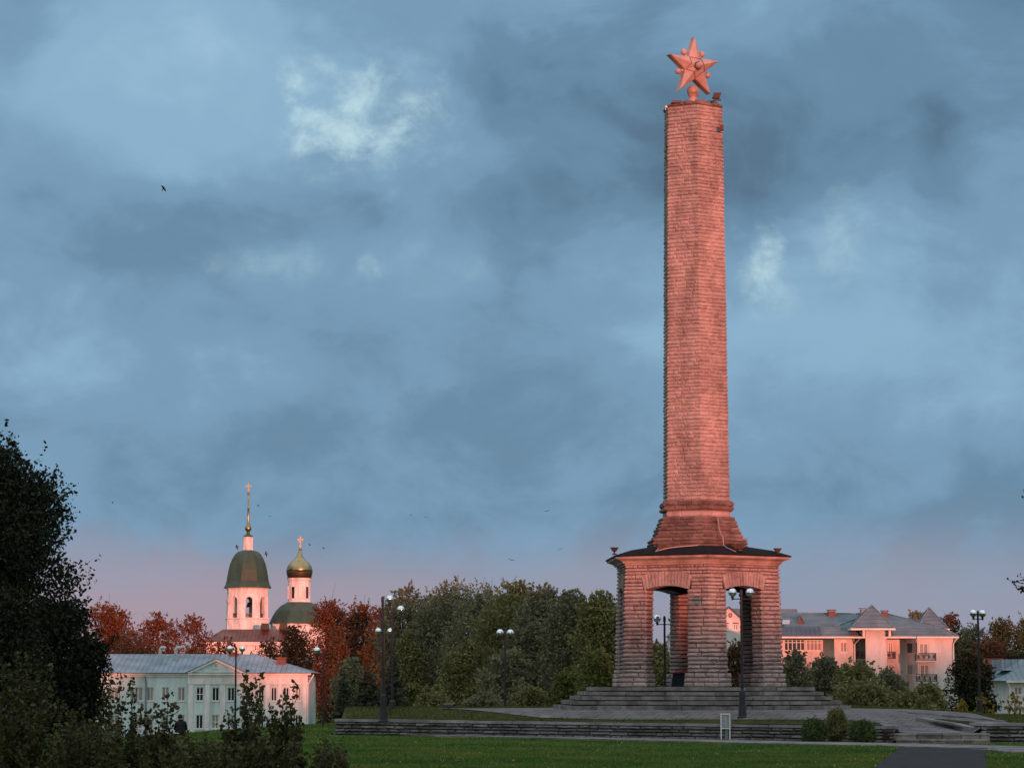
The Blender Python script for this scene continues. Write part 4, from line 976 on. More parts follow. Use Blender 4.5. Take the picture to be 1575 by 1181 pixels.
# ---- church: octagonal bell tower, domed main church, brown roofed nave
YC = 480.0
def XC(zx, Y=YC): return xat(300 + zx * .23707, 950, Y)
def ZC(zy, Y=YC): return zat(730 + zy * .23707, Y)
S8 = .23707 * YC / F * math.cos(PITCH) * 1.0
tow = empty('bell_tower', (XC(338), YC, -3.0), 'white octagonal bell tower with a green bell shaped dome and a thin spire', 'church tower')
c0 = (XC(338), YC, 0); ROT = R(10.7)
def o8(r): return r * S8 / math.cos(R(22.5)) * .985
def belfry():
    core, tr = MB(), MB()
    zt, zb, zl = ZC(735), ZC(1015), ZC(928)
    for k in range(8):
        a0, a1 = ROT + R(45 * k - 22.5), ROT + R(45 * k + 22.5); r = o8(129)
        pa_, pb_ = (c0[0] + r * math.sin(a0), c0[1] - r * math.cos(a0)), (c0[0] + r * math.sin(a1), c0[1] - r * math.cos(a1))
        f = Face(pa_, pb_); wv = f.len; hw = wv * .21; zs0, zs1 = ZC(925), ZC(818)
        # wall with an arched opening
        m = wv / 2; top = ZC(795)
        P = lambda u, z, d=0: f.P(u, d, z)
        core.poly([P(0, zl), P(m - hw, zl), P(m - hw, zt), P(0, zt)]); core.poly([P(m + hw, zl), P(wv, zl), P(wv, zt), P(m + hw, zt)])
        n = 10; arc = [(m - hw * math.cos(math.pi * i / n), zs1 + (top - zs1) * math.sin(math.pi * i / n)) for i in range(n + 1)]
        for (u0_, z0_), (u1_, z1_) in zip(arc, arc[1:]):
            core.poly([P(u0_, z0_), P(u1_, z1_), P(u1_, zt), P(u0_, zt)]); core.poly([P(u0_, z0_), P(u0_, z0_, -.7), P(u1_, z1_, -.7), P(u1_, z1_)])
        core.poly([P(m - hw, zl), P(m - hw, zl, -.7), P(m - hw, zs1, -.7), P(m - hw, zs1)]); core.poly([P(m + hw, zl, -.7), P(m + hw, zl), P(m + hw, zs1), P(m + hw, zs1, -.7)])
        # trim: impost band and hood
        for u0_, u1_ in ((-.05, m - hw - .06), (m + hw + .06, wv + .05)): f.box(tr, u0_, u1_, .002, .12, ZC(832), ZC(812))
        hood = [(m - (hw + .22) * math.cos(math.pi * i / n), zs1 + (top + .34 - zs1) * math.sin(math.pi * i / n)) for i in range(n + 1)]
        ho2 = [(m - (hw + .06) * math.cos(math.pi * i / n), zs1 + (top + .10 - zs1) * math.sin(math.pi * i / n)) for i in range(n + 1)]
        for i in range(n):
            q = [P(*hood[i], .003), P(*hood[i + 1], .003), P(*ho2[i + 1], .003), P(*ho2[i], .003)]
            tr.hexa(q, [v + f.n * .13 for v in q])
        f.box(tr, .02, .22, .002, .10, zl, ZC(833)); f.box(tr, wv - .22, wv - .02, .002, .10, zl, ZC(833))
        # railing
        rl_ = MB(); f.box(rl_, m - hw, m + hw, -.3, -.24, ZC(905), ZC(901))
        for i in range(5): u = m - hw + hw * 2 * (i + .5) / 5; f.box(rl_, u - .03, u + .03, -.3, -.24, zl, ZC(905))
        rl_.build('railing', M['bell'], tow)
    o = core.build('belfry', M['church'], tow); tr.build('moulding', M['church'], o)
    low = MB(); low.lathe((c0[0], c0[1], 0), [(o8(136), ZC(1090)), (o8(136), zl - .25), (o8(141), zl - .2), (o8(141), zl - .02), (o8(120), zl + .01)], 8, ROT + R(22.5)); low.build('tower_base', M['church'], tow)
    ce = MB(); ce.lathe((c0[0], c0[1], 0), [(o8(60), zt - 1.0), (o8(60), zt - .9)], 8, ROT + R(22.5)); ce.build('ceiling', M['church'], tow)
    bl = MB()
    for dx, dy in ((-1.2, -.9), (.9, -1.3), (.2, 1.0)): bl.lathe((c0[0] + dx, c0[1] + dy, zl + 2.0), [(.55, 0), (.42, .2), (.34, .6), (.24, .85), (.05, .92)], 12)
    bl.build('bell', M['bell'], tow, smooth=True)
    cn = MB(); cn.lathe((c0[0], c0[1], 0), [(o8(129), zt - .18), (o8(137), zt - .12), (o8(139), zt + .02), (o8(120), zt + .03)], 8, ROT + R(22.5)); cn.build('cornice', M['church'], tow)
belfry()
mb = MB(); mb.lathe((c0[0], c0[1], 0), [(o8(r), ZC(z)) for r, z in ((152, 736), (152, 732), (138, 706), (132, 690), (127, 655), (121, 620), (111, 580), (97, 545), (80, 517), (60, 499), (30, 488))], 8, ROT + R(22.5)); dome = mb.build('dome', M['greenroof'], tow)
mb = MB()
for k in range(8):
    a = ROT + R(45 * k + 22.5); mb.tube([(c0[0] + (o8(r) + .02) * math.sin(a), c0[1] - (o8(r) + .02) * math.cos(a), ZC(z)) for r, z in ((138, 706), (132, 690), (127, 655), (121, 620), (111, 580), (97, 545), (80, 517), (60, 499))], .06, 5)
mb.build('dome_seam', M['greenroof'], dome)
mb = MB(); mb.lathe((c0[0], c0[1], 0), [(o8(33), ZC(492)), (o8(33), ZC(482)), (o8(30.5), ZC(478)), (o8(30.5), ZC(415)), (o8(34), ZC(410)), (o8(34), ZC(404))], 8, ROT + R(22.5)); mb.build('lantern', M['church'], tow)
mb = MB(); mb.lathe((c0[0], c0[1], 0), [(o8(36), ZC(404)), (o8(34), ZC(400)), (o8(20), ZC(390)), (o8(8), ZC(381))], 8, ROT + R(22.5)); mb.build('lantern_roof', M['greenroof'], tow)
mb = MB(); mb.lathe((c0[0], c0[1], 0), [(S8 * r, ZC(z)) for r, z in ((6, 384), (12, 378), (9, 370), (14, 366), (22, 352), (22, 344), (16, 330), (9, 318), (7, 300), (5.5, 215), (7, 213), (5, 211), (3.8, 140), (3, 135), (7, 131), (7, 126), (2.5, 121), (2, 60))], 14); mb.build('spire', M['brass'], tow, smooth=True)
def cross(root, zx, zt, zb, w, Y=YC):
    mb = MB(); x, t = XC(zx), .09; a, b = ZC(zt), ZC(zb); h = a - b; W_ = w * S8
    mb.box(x - t, x + t, Y - t, Y + t, b, a); mb.box(x - W_, x - t - .003, Y - t, Y + t, b + h * .66, b + h * .66 + .2); mb.box(x + t + .003, x + W_, Y - t, Y + t, b + h * .66, b + h * .66 + .2)
    for s in (-1, 1):
        mb.box(x + s * W_ - .05 if s > 0 else x - W_ - .10, x + W_ + .1 if s > 0 else x - W_ + .05, Y - t * 1.2, Y + t * 1.2, b + h * .62, b + h * .72 + .1)
        q = (x + s * (t + .003), x + s * W_ * .5); mb.hexa([(min(q), Y - t, b + h * .30 - s * .0), (max(q), Y - t, b + h * .30), (max(q), Y + t, b + h * .30), (min(q), Y + t, b + h * .30)], [(min(q), Y - t, b + h * .38), (max(q), Y - t, b + h * .38), (max(q), Y + t, b + h * .38), (min(q), Y + t, b + h * .38)])
    mb.sphere((x, Y, b), .22, 10, 8); return mb.build('cross', M['brass'], root)
cross(tow, 345 - 7, 56, 118, 17)
ch = empty('church', (XC(675), YC + 4, -3.0), 'white church with a gilded onion dome on a drum above a low green dome', 'church')
cx2, cy2 = XC(675, YC + 4), YC + 4.0
S9 = S8 * (YC + 4) / YC
def l8(name, prof, material, n=8, rot=ROT + R(22.5), smooth=False, parent=None):
    mb = MB(); k = 1 / math.cos(R(22.5)) * .985 if n == 8 else 1
    mb.lathe((cx2, cy2, 0), [(r * S9 * k, ZC(z, YC + 4)) for r, z in prof], n, rot); return mb.build(name, material, parent or ch, smooth=smooth)
l8('wall', ((182, 1180), (182, 968), (186, 966)), M['church'])
l8('low_dome', ((196, 969), (194, 964), (186, 945), (172, 915), (150, 880), (120, 850), (78, 826)), M['greenroof'], n=12, rot=.2)
l8('drum', ((78, 828), (73, 820), (73, 690), (77, 686), (80, 676), (80, 671)), M['church'], n=16)
l8('dome_ring', ((82, 671), (82, 668), (76, 664)), M['greenroof'], n=16)
l8('onion_skirt', ((77, 666), (80, 655), (84, 640), (85.5, 628)), M['bell'], n=24, smooth=True)
l8('onion_dome', ((85.5, 628), (84.5, 614), (80, 597), (70, 580), (54, 563), (37, 548), (24, 532), (14, 512), (8, 494), (4, 480)), M['brass'], n=24, smooth=True)
for zx in (641, 690, 728, 600):
    u = (zx - 675) / 73; a = math.asin(max(-.99, min(.99, u))); r = 73 * S9 + .02
    fx = Face((cx2 + r * math.sin(a) - .32 * math.cos(a), cy2 - r * math.cos(a) - .32 * math.sin(a)), (cx2 + r * math.sin(a) + .32 * math.cos(a), cy2 - r * math.cos(a) + .32 * math.sin(a)))
    mb = MB(); fx.box(mb, .0, .64, -.3, .03, ZC(802, YC + 4), ZC(728, YC + 4)); w_ = mb.build('window', M['pane' if zx != 690 else 'church'], ch)
    mb = MB(); fx.box(mb, -.12, -.003, -.3, .10, ZC(806, YC + 4), ZC(724, YC + 4)); fx.box(mb, .643, .76, -.3, .10, ZC(806, YC + 4), ZC(724, YC + 4)); mb.build('surround', M['church'], w_)
mb = MB(); x, yy = XC(679, YC + 4), YC + 4; t = .10; a_, b_2 = ZC(400, YC + 4), ZC(482, YC + 4); h = a_ - b_2; W_ = 19 * S9
mb.box(x - t, x + t, yy - t, yy + t, b_2, a_)
for s in (-1, 1):
    for zz, ww, hh in ((.68, 1, .12), (.50 - s * .03, .45, .08), (.20, .4, .1), (.86, .35, .06)): q = (x + s * (t + .003), x + s * W_ * ww); mb.box(min(q), max(q), yy - t, yy + t, b_2 + h * zz, b_2 + h * (zz + hh))
mb.sphere((x, yy, b_2), .32, 10, 8); mb.build('cross', M['brass'], ch)
# nave
YN = 466.0
nv = empty('church_nave', (XC(360, YN), YN, -3.0), 'long white nave under a dark brown sheet roof, in front of the bell tower', 'church')
nx0, nx1 = XC(45, YN), XC(575, YN); rz_, ezn = ZC(1001, YN + 4), ZC(1086, YN); rxa, rxb = XC(165, YN), XC(612, YN)
f = Face((nx0 + .6, YN), (nx1 - .4, YN)); mb = MB(); hs = [(u - .6, u + .6, ezn - 4.6, ezn - 2.0) for u in [2.5 + 3.3 * i for i in range(int(f.len / 3.3))]]
f.wall(mb, -4, ezn, hs, depth=.4)
mb.box(nx0 + .6, nx1 - .4, YN + .5, YN + 9, -4, ezn - .01); mb.build('wall', M['church'], nv)
for h_ in hs: f.window(nv, h_, M['frame'], M['pane'], d=-.3, bar=.12)
mb = MB(); mb.poly([(nx0, YN - .5, ezn), (nx1, YN - .5, ezn), (rxb, YN + 4.5, rz_), (rxa, YN + 4.5, rz_)]); mb.poly([(nx1, YN - .5, ezn), (nx1, YN + 9.5, ezn), (rxb, YN + 4.5, rz_)]); mb.poly([(nx1, YN + 9.5, ezn), (nx0, YN + 9.5, ezn), (rxa, YN + 4.5, rz_), (rxb, YN + 4.5, rz_)]); mb.poly([(nx0, YN + 9.5, ezn), (nx0, YN - .5, ezn), (rxa, YN + 4.5, rz_)])
nr = mb.build('roof', M['rustroof'], nv)
mb = MB(); f2 = Face((nx0, YN - .52), (nx1, YN - .52)); f2.box(mb, 0, f2.len, 0, .08, ezn - .18, ezn + .05); f2.box(mb, .6, f2.len - .4, -.5, -.02, ezn - .5, ezn - .185); mb.build('cornice', M['church'], nv)
for zx in (453, 572):
    mb = MB(); x = XC(zx, YN + 3); q = ZC(990, YN + 3.4); w_ = 27 * S8; mb.hexa([(x - w_, YN + 2.4, q - .3), (x + w_, YN + 2.4, q - .3), (x + w_, YN + 4.4, q - .3), (x - w_, YN + 4.4, q - .3)], [(x - w_ * .75, YN + 2.7, q + .75), (x + w_ * .75, YN + 2.7, q + .75), (x + w_ * .75, YN + 4.2, q + .75), (x - w_ * .75, YN + 4.2, q + .75)]); mb.build('roof_vent', M['bell'], nr)
# ------------------------------------------------------------------ buildings on the right
M['pink'] = mat('pale_pink_plaster', ((.50, .485, .48), (.60, .585, .58), (.64, .62, .61)), rough=.88, scale=.35, bump=.05, stain=0.14)
M['greywall'] = mat('pale_grey_plaster', ((.50, .48, .47), (.62, .60, .59)), rough=.88, scale=.4, stain=0.2)
M['slateroof'] = tin_mat('grey_tile_roof', (.065, .100, .120), (.125, .175, .205), .55, axis=1, rough=.65)
M['blueroof'] = tin_mat('blue_sheet_roof', (.035, .055, .085), (.065, .095, .135), .6)
M['railing'] = mat('wrought_railing', ((.04, .03, .03), (.10, .075, .07)), rough=.6, scale=5)
M['slab'] = mat('concrete_slab', ((.42, .38, .36), (.55, .5, .48)), rough=.9, scale=2)
YR = 336.0
def XR(zx, Y=YR): return xat(1180 + zx * .25079, 1000, Y)
def ZR(zy, Y=YR): return zat(900 + zy * .25079, Y)
pk = empty('apartment_house', (XR(600), YR, -2.2), 'pale pink apartment house with grey mansard roof, two pyramid turrets and balconies', 'building')
G = -2.2; EZ = ZR(316)
plan = [(40, 340), (342, 340), (412, 336.6), (534, 336.6), (537, 338.6), (602, 338.6), (604, 333.7), (690, 333.0), (735, 334.4), (737, 338.6), (850, 338.6), (905, 334.6), (1142, 334.6), (1142, 351), (40, 351)]
pts = [(XR(zx, Y), Y) for zx, Y in plan]
fc = [Face(a, b) for a, b in zip(pts, pts[1:] + pts[:1])]
HO = {}
def addh(i, zx0, zx1, zy0, zy1, **kw):
    f = fc[i]; Ym = (plan[i][1] + plan[i + 1][1]) / 2; xa, xb = XR(zx0, Ym), XR(zx1, Ym)
    c = max(.05, abs(f.t.x)); u0, u1 = (xa - f.p.x) / f.t.x, (xb - f.p.x) / f.t.x
    HO.setdefault(i, []).append(((u0, u1, ZR(zy1, Ym), ZR(zy0, Ym)), kw))
addh(0, 104, 232, 330, 400, mull=4, trans=(.72,)); addh(0, 240, 336, 332, 400, mull=3, trans=(.72,))
addh(0, 110, 220, 470, 530, mull=3); addh(0, 240, 330, 470, 530, mull=2)
addh(2, 448, 491, 346, 410, mull=1); addh(2, 452, 490, 476, 536, mull=1)
addh(4, 544, 570, 347, 435, mull=1); addh(4, 544, 570, 478, 560, mull=1)
addh(8, 737.5, 737.9, 300, 301) if False else None
addh(9, 740, 766, 347, 435, mull=1) if False else None
addh(9, 712, 736, 347, 435, mull=1) if False else None
addh(10, 866, 898, 350, 418, mull=1); addh(10, 866, 898, 482, 550, mull=1)
addh(11, 934, 988, 354, 440, mull=1); addh(11, 936, 992, 485, 570, mull=1)
wmb = MB()
for i, f in enumerate(fc):
    top = ZR(262, 336) if i in (6, 7) else EZ + .02
    f.wall(wmb, G - .5, top, [h for h, _ in HO.get(i, [])])
# back and sides of the stair turret above the eaves
tx0, tx1 = XR(604, 333.7), XR(735, 334.4)
wmb.poly([(tx0, 333.7, EZ), (tx0, 340, EZ), (tx0, 340, ZR(262, 336)), (tx0, 333.7, ZR(262, 336))][::-1]); wmb.poly([(tx1, 334.4, EZ), (tx1, 340, EZ), (tx1, 340, ZR(262, 336)), (tx1, 334.4, ZR(262, 336))])
wmb.build('wall', M['pink'], pk)
for i, lst in HO.items():
    for h, kw in lst: fc[i].window(pk, h, M['frame'], rb.choice([M['pane'], M['panecurtain'], M['panecurtain']]), bar=.11, d=-.08, **kw)
# balcony doors on the recessed wall right of the turret
f = fc[9]
for z0, z1 in ((435, 347), (565, 478)):
    u0, u1 = XR(742, 338.6) - f.p.x, XR(772, 338.6) - f.p.x; f.window(pk, (u0, u1, ZR(z0, 338.6), ZR(z1, 338.6)), M['frame'], M['panecurtain'], bar=.11, d=.07, sill=False)
# arched heads
for zx, zy, w in ((469.5, 346, 43),):
    mb = MB(); x = XR(zx, 336.5); r = w * .5 * .25079 * 336 / F; z = ZR(zy, 336.5)
    mb.hexa([(x + r * math.cos(math.pi * k / 10), 336.54, z - .01 + r * .8 * math.sin(math.pi * k / 10)) for k in range(11)], [(x + r * math.cos(math.pi * k / 10), 336.60, z - .01 + r * .8 * math.sin(math.pi * k / 10)) for k in range(11)][::1])
    mb.build('window_arch', M['frame'], pk)
# balconies
def balcony(zx0, zx1, zt, zb, Y, depth=1.15):
    b = MB(); x0, x1 = XR(zx0, Y - depth), XR(zx1, Y - depth); z0, z1 = ZR(zb, Y - depth), ZR(zt, Y - depth)
    b.box(x0, x1, Y - depth, Y - .003, z0 - .22, z0); o = b.build('balcony', M['slab'], pk)
    r = MB(); r.box(x0 - .02, x1 + .02, Y - depth - .05, Y - depth + .01, z1 - .07, z1); r.box(x0, x1, Y - depth - .03, Y - depth, z0 + .02, z0 + .10)
    n = int((x1 - x0) / .16)
    for k in range(n + 1): x = lerp(x0 + .03, x1 - .03, k / n); r.box(x - .022, x + .022, Y - depth - .04, Y - depth - .004, z0 + .1, z1 - .07)
    for x in (x0, x1):
        r.box(x - .03, x + .03, Y - depth + .013, Y - .01, z1 - .07, z1 - .003)
        for k in range(5): y = Y - depth + .12 + .22 * k; r.box(x - .02, x + .02, y - .02, y + .02, z0, z1 - .07)
    for k in range(int((x1 - x0) / .55)):  # ornament panels between the bars
        x = lerp(x0 + .3, x1 - .3, k / max(1, int((x1 - x0) / .55) - 1)); r.lathe((x, Y - depth - .02, z0 + .5), [(.02, -.28), (.12, -.1), (.12, .1), (.02, .28)], 6)
    r.build('railing', M['railing'], o)
balcony(537, 626, 405, 450, 338.6); balcony(696, 788, 405, 450, 338.6); balcony(912, 1036, 414, 460, 334.6); balcony(916, 1040, 544, 590, 334.6); balcony(537, 626, 536, 580, 338.6); balcony(740, 790, 540, 580, 338.6)
# mansard: a steep skirt, then the shallow upper roof with its hips
def mansard():
    xa, xb = XR(20, 336), XR(1176, 334); y0, y1 = 333.9, 352.0; s = MB()
    ez = EZ; m = 1.9; bz = ez + 1.25; rz = zat(942.6, 344)
    A = [(xa, y0, ez), (xb, y0, ez), (xb, y1, ez), (xa, y1, ez)]; B = [(xa + m, y0 + m, bz), (xb - m, y0 + m, bz), (xb - m, y1 - m, bz), (xa + m, y1 - m, bz)]
    for i in range(4): j = (i + 1) % 4; s.poly([A[i], A[j], B[j], B[i]])
    s.poly(A[::-1])
    r0, r1 = (xa + m, 344, rz), (XR(745, 344), 344, rz - .15)
    s.poly([B[0], B[1], r1, r0]); s.poly([B[1], B[2], r1]); s.poly([B[2], B[3], r0, r1]); s.poly([B[3], B[0], r0])
    o = s.build('roof', M['slateroof'], pk)
    g = MB(); f = Face((xa, y0), (xb, y0)); f.box(g, 0, f.len, .002, .14, ez - .16, ez + .02); f.box(g, 0, f.len, -.55, .0, ez - .20, ez - .003); g.build('gutter', M['white'], pk)
    k = MB(); k.hexa([(xa, y0 - .03, ez + .06), (XR(335, 334), y0 - .03, ez + .06), (XR(335, 334), y0 + m - .04, bz + .06), (xa, y0 + m - .04, bz + .06)], [(xa, y0 - .07, ez + .09), (XR(335, 334), y0 - .07, ez + .09), (XR(335, 334), y0 + m - .08, bz + .09), (xa, y0 + m - .08, bz + .09)]); k.build('blue_sheet', M['blueroof'], o)
    tb = MB(); tb.tube([(xa + m, 344, rz + .05), (r1[0], 344, r1[2] + .05), (xb - m, y0 + m, bz + .05), (xb, y0, ez + .05)], .09, 6); tb.tube([(XR(400, 338), y0 + m, bz + .05), (XR(590, 342), 342.5, rz - .4)], .10, 6); tb.build('ridge_cap', M['tin2'], o)
    # cross gable of teal sheet beside the turret
    q = MB(); q.poly([(XR(505, 336), 336.2, bz - .1), (XR(600, 342), 343.2, rz - .25), (XR(650, 336), 338, bz + .6), (XR(590, 336), 336, bz - .2)]); q.poly([(XR(505, 336), 336.2, bz - .13), (XR(590, 336), 336, bz - .23), (XR(650, 336), 338, bz + .57), (XR(600, 342), 343.2, rz - .28)]); q.build('valley_sheet', M['tin2'], o)
    for zx, w, zt in ((397, 44, 158), (590, 30, 147), (723, 34, 163)):
        c = MB(); x = XR(zx, 343); hw = w / 2 * .25079 * 343 / F; t = ZR(zt, 343); c.box(x - hw, x + hw, 342.3, 343.6, t - 5, t); c.box(x - hw - .12, x + hw + .12, 342.15, 343.75, t + .12, t + .2)
        for dx in (-hw + .05, hw - .05): c.box(x + dx - .05, x + dx + .05, 342.4, 342.5, t + .003, t + .117)
        c.build('chimney', M['brick'] if zx != 590 else M['tin2'], o)
    d = MB(); x = XR(208, 338); zb_, zt_ = ZR(238, 338.2), ZR(190, 338.2); hw = 24 * .25079 * 338 / F
    d.poly([(x - hw, 338.2, zb_), (x + hw, 338.2, zb_), (x, 338.2, zt_)]); dm = d.build('dormer', M['brick'], o)
    d = MB()
    for s_ in (-1, 1): d.hexa([(x + s_ * hw * 1.15, 338.0, zb_ - .12), (x, 338.0, zt_ + .02), (x, 343, zt_ + .02), (x + s_ * hw * 1.15, 343, zb_ - .12)], [(x + s_ * hw * 1.15, 338.0, zb_ - .04), (x, 338.0, zt_ + .12), (x, 343, zt_ + .12), (x + s_ * hw * 1.15, 343, zb_ - .04)])
    d.build('dormer_roof', M['slateroof'], dm)
    sk = MB(); x = XR(120, 338); z = ZR(230, 338); sk.hexa([(x - .6, 337.6, z - .25), (x + .35, 337.6, z - .25), (x + .6, 339.2, z + .32), (x - .35, 339.2, z + .32)], [(x - .6, 337.5, z - .14), (x + .35, 337.5, z - .14), (x + .6, 339.1, z + .43), (x - .35, 339.1, z + .43)]); sk.build('skylight', M['pipe'], o)
    return o
mr = mansard()
def pyramid(zx0, zx1, zye, zxa, zya, Y0, Y1_):
    m = MB(); x0, x1 = XR(zx0, Y0), XR(zx1, Y0); ze = ZR(zye, Y0); ym = (Y0 + Y1_) / 2; ap = (XR(zxa, ym), ym, zat(900 + zya * .25079, ym))
    B = [(x0, Y0, ze), (x1, Y0, ze), (x1 + .0, Y1_, ze), (x0, Y1_, ze)]
    for i in range(4): m.poly([B[i], B[(i + 1) % 4], ap])
    m.poly(B[::-1]); o = m.build('turret_roof', M['slateroof'], pk)
    t = MB()
    for b in B: t.tube([Vector(b) + Vector((0, 0, .04)), Vector(ap) + Vector((0, 0, .04))], .07, 6)
    t.build('hip_cap', M['tin2'], o)
    g = MB(); g.box(x0, x1, Y0 - .06, Y0 - .003, ze - .2, ze + .02); g.box(x0 - .06, x0 - .003, Y0, Y1_, ze - .2, ze + .02); g.box(x1 + .003, x1 + .06, Y0, Y1_, ze - .2, ze + .02); g.build('fascia', M['white'], o)
    return o
pyramid(518, 786, 264, 646, 122, 332.0, 338.6)
pyramid(925, 1118, 266, 997, 136, 337.5, 344)
for zx in (594, 754):
    b = MB(); x = XR(zx, 333); b.box(x - .14, x + .14, 333.0, 333.3, ZR(312, 333), ZR(266, 333)); b.build('turret_bracket', M['white'], pk)
for zx, Y in ((536, 336.5), (852, 338.5), (1142, 334.5)):
    b = MB(); x = XR(zx, Y); b.tube([(x + .5, 333.95, EZ - .05), (x, Y - .1, EZ - .9), (x, Y - .1, G)], .09, 8); b.build('downpipe', M['white'], pk)

# ---- pink gable seen through the right arch
YG = 400.0
def XG(zx): return xat(985 + zx / 9, 980, YG)
def ZG(zy): return zat(930 + zy / 9, YG)
gb_ = empty('gabled_house', (XG(1235), YG, -2), 'pink gabled house end with a round window, seen through the right arch', 'house')
gx0, gx1, ga = XG(1060), XG(1400), XG(1232); gez = ZG(195); gaz = ZG(38)
f = Face((gx0, YG), (gx1, YG)); mb = MB(); hs = [(XG(a) - gx0, XG(b) - gx0, ZG(352), ZG(262)) for a, b in ((1148, 1222), (1282, 1356))]
f.wall(mb, -2.5, gez, hs); mb.poly([(gx0, YG, gez), (gx1, YG, gez), (ga, YG, gaz)]); mb.box(gx0, gx1, YG + .4, YG + 9, -2.5, gez - .02)
mb.build('wall', M['pink'], gb_)
for h in hs: f.window(gb_, h, M['frame'], M['panecurtain'], bar=.13)
for a, b in ((1145, 1225), (1279, 1359)):
    mb = MB(); x0, x1 = XG(a), XG(b); mb.hexa([(x0, YG - .12, ZG(258)), (x1, YG - .12, ZG(258)), (x1, YG - .12, ZG(246)), ((x0 + x1) / 2, YG - .12, ZG(240)), (x0, YG - .12, ZG(246))], [(x0, YG - .01, ZG(258)), (x1, YG - .01, ZG(258)), (x1, YG - .01, ZG(246)), ((x0 + x1) / 2, YG - .01, ZG(240)), (x0, YG - .01, ZG(246))]); mb.build('window_hood', M['brick'], gb_)
mb = MB(); x, z = XG(1247), ZG(143); r = 27 / 9 * YG / F
q = [(x + r * math.cos(math.pi * k / 10), YG - .06, z + r * 1.25 * math.sin(math.pi * k / 10)) for k in range(20)]; mb.hexa(q, [(a, YG - .01, c) for a, b, c in q]); w_ = mb.build('round_window', M['brick'], gb_)
mb = MB(); q = [(x + r * .62 * math.cos(math.pi * k / 10), YG - .08, z + r * .78 * math.sin(math.pi * k / 10)) for k in range(20)]; mb.hexa(q, [(a, YG - .063, c) for a, b, c in q]); mb.build('pane', M['panecurtain'], w_)
mb = MB()
for x1_, s in ((gx0 - .4, -1), (gx1 + .4, 1)):
    dz = .4 * (gaz - gez) / (ga - gx0)
    mb.hexa([(x1_, YG - .5, gez - dz), (ga, YG - .5, gaz + .02), (ga, YG + 9, gaz + .02), (x1_, YG + 9, gez - dz)], [(x1_, YG - .5, gez - dz + .18), (ga, YG - .5, gaz + .22), (ga, YG + 9, gaz + .22), (x1_, YG + 9, gez - dz + .18)])
# long roof running on to the right behind the gable
mb.poly([(ga, YG + 4.0, gaz), (gx1 + 9, YG + 4.0, gaz - .1), (gx1 + 9, YG + .8, gez - .4), (gx1, YG + .8, gez - .4)])
mb.build('roof', M['slateroof'], gb_)
# ---- roof corner and red roof seen through the left arch
YH = 300.0
hh = empty('hipped_house', (xat(1045, 990, YH), YH, -2), 'house corner with a steep dark roof, seen through the left arch', 'house')
x0, x1 = xat(1029, 980, YH), xat(1090, 980, YH); ze, zr = zat(978, YH), zat(955, YH + 4)
mb = MB(); mb.box(x0 + .3, x1, YH, YH + 8, -2.5, ze); mb.build('wall', M['pink'], hh)
mb = MB(); B = [(x0, YH - .4, ze), (x1, YH - .4, ze), (x1, YH + 8.4, ze), (x0, YH + 8.4, ze)]; r0, r1 = (x0 + 2.6, YH + 4, zr + .6), (x1, YH + 4, zr + .6)
mb.poly([B[0], B[1], r1, r0]); mb.poly([B[3], B[0], r0]); mb.poly([B[2], B[3], r0, r1]); mb.poly(B[::-1]); hr = mb.build('roof', M['slateroof'], hh)
mb = MB(); mb.box(x0, x1, YH - .5, YH - .403, ze - .18, ze + .03); mb.build('fascia', M['redcloth'] if False else M['brick'], hh)
YB = 330.0
ba = empty('low_red_roofed_house', (xat(1009, 1000, YB), YB, -2), 'low house with an orange red roof far behind the left arch', 'house')
x0, x1 = xat(999, 1000, YB), xat(1017, 1000, YB)
M['redroof'] = mat('red_tile_roof', ((.28, .07, .03), (.42, .12, .05)), rough=.8, scale=3)
mb = MB(); mb.box(x0 + .1, x1 - .1, YB, YB + 5, -2.5, zat(998, YB)); mb.build('wall', M['pink'], ba)
mb = MB(); ze, zr = zat(997.5, YB), zat(993, YB + 2.5); mb.hexa([(x0, YB - .3, ze), (x1, YB - .3, ze), (x1, YB + 5.3, ze), (x0, YB + 5.3, ze)], [(x0 + .3, YB + 2.4, zr), (x1 - .2, YB + 2.4, zr), (x1 - .2, YB + 2.6, zr), (x0 + .3, YB + 2.6, zr)]); mb.build('roof', M['redroof'], ba)

# ---- house at the right edge, its brick neighbour and the white garage
YE = 220.0
def XE(zx, Y=YE): return xat(1380 + zx * .22109, 1050, Y)
def ZE(zy, Y=YE): return zat(920 + zy * .22109, Y)
eh = empty('hipped_roof_house', (XE(840), YE, -1.6), 'cream house with a blue grey tin hipped roof at the right edge of the photo', 'house')
ge = -1.6
fA, fB = Face((XE(700, 226), 226.0), (XE(785), YE)), Face((XE(785), YE), (XE(1200), YE))
ez_ = ZE(572)
mb = MB(); hs = [(XE(a) - fB.p.x, XE(b) - fB.p.x, ZE(d), ZE(c)) for a, b, c, d in ((815, 866, 618, 672), (838, 890, 752, 800), (960, 1011, 618, 672))]
fA.wall(mb, ge - .6, ez_); fB.wall(mb, ge - .6, ez_, hs); mb.poly([(XE(1200), YE, ge), (XE(1200), YE + 10, ge), (XE(1200), YE + 10, ez_), (XE(1200), YE, ez_)]); mb.poly([(XE(1200), YE + 10, ge), (XE(700, 226), YE + 10, ge), (XE(700, 226), YE + 10, ez_), (XE(1200), YE + 10, ez_)]); mb.poly([(XE(700, 226), YE + 10, ge), (XE(700, 226), 226, ge), (XE(700, 226), 226, ez_), (XE(700, 226), YE + 10, ez_)]); mb.build('wall', M['pink'], eh)
for h in hs: fB.window(eh, h, M['frame'], M['panecurtain'], bar=.07)
zr = ZE(405, 226)
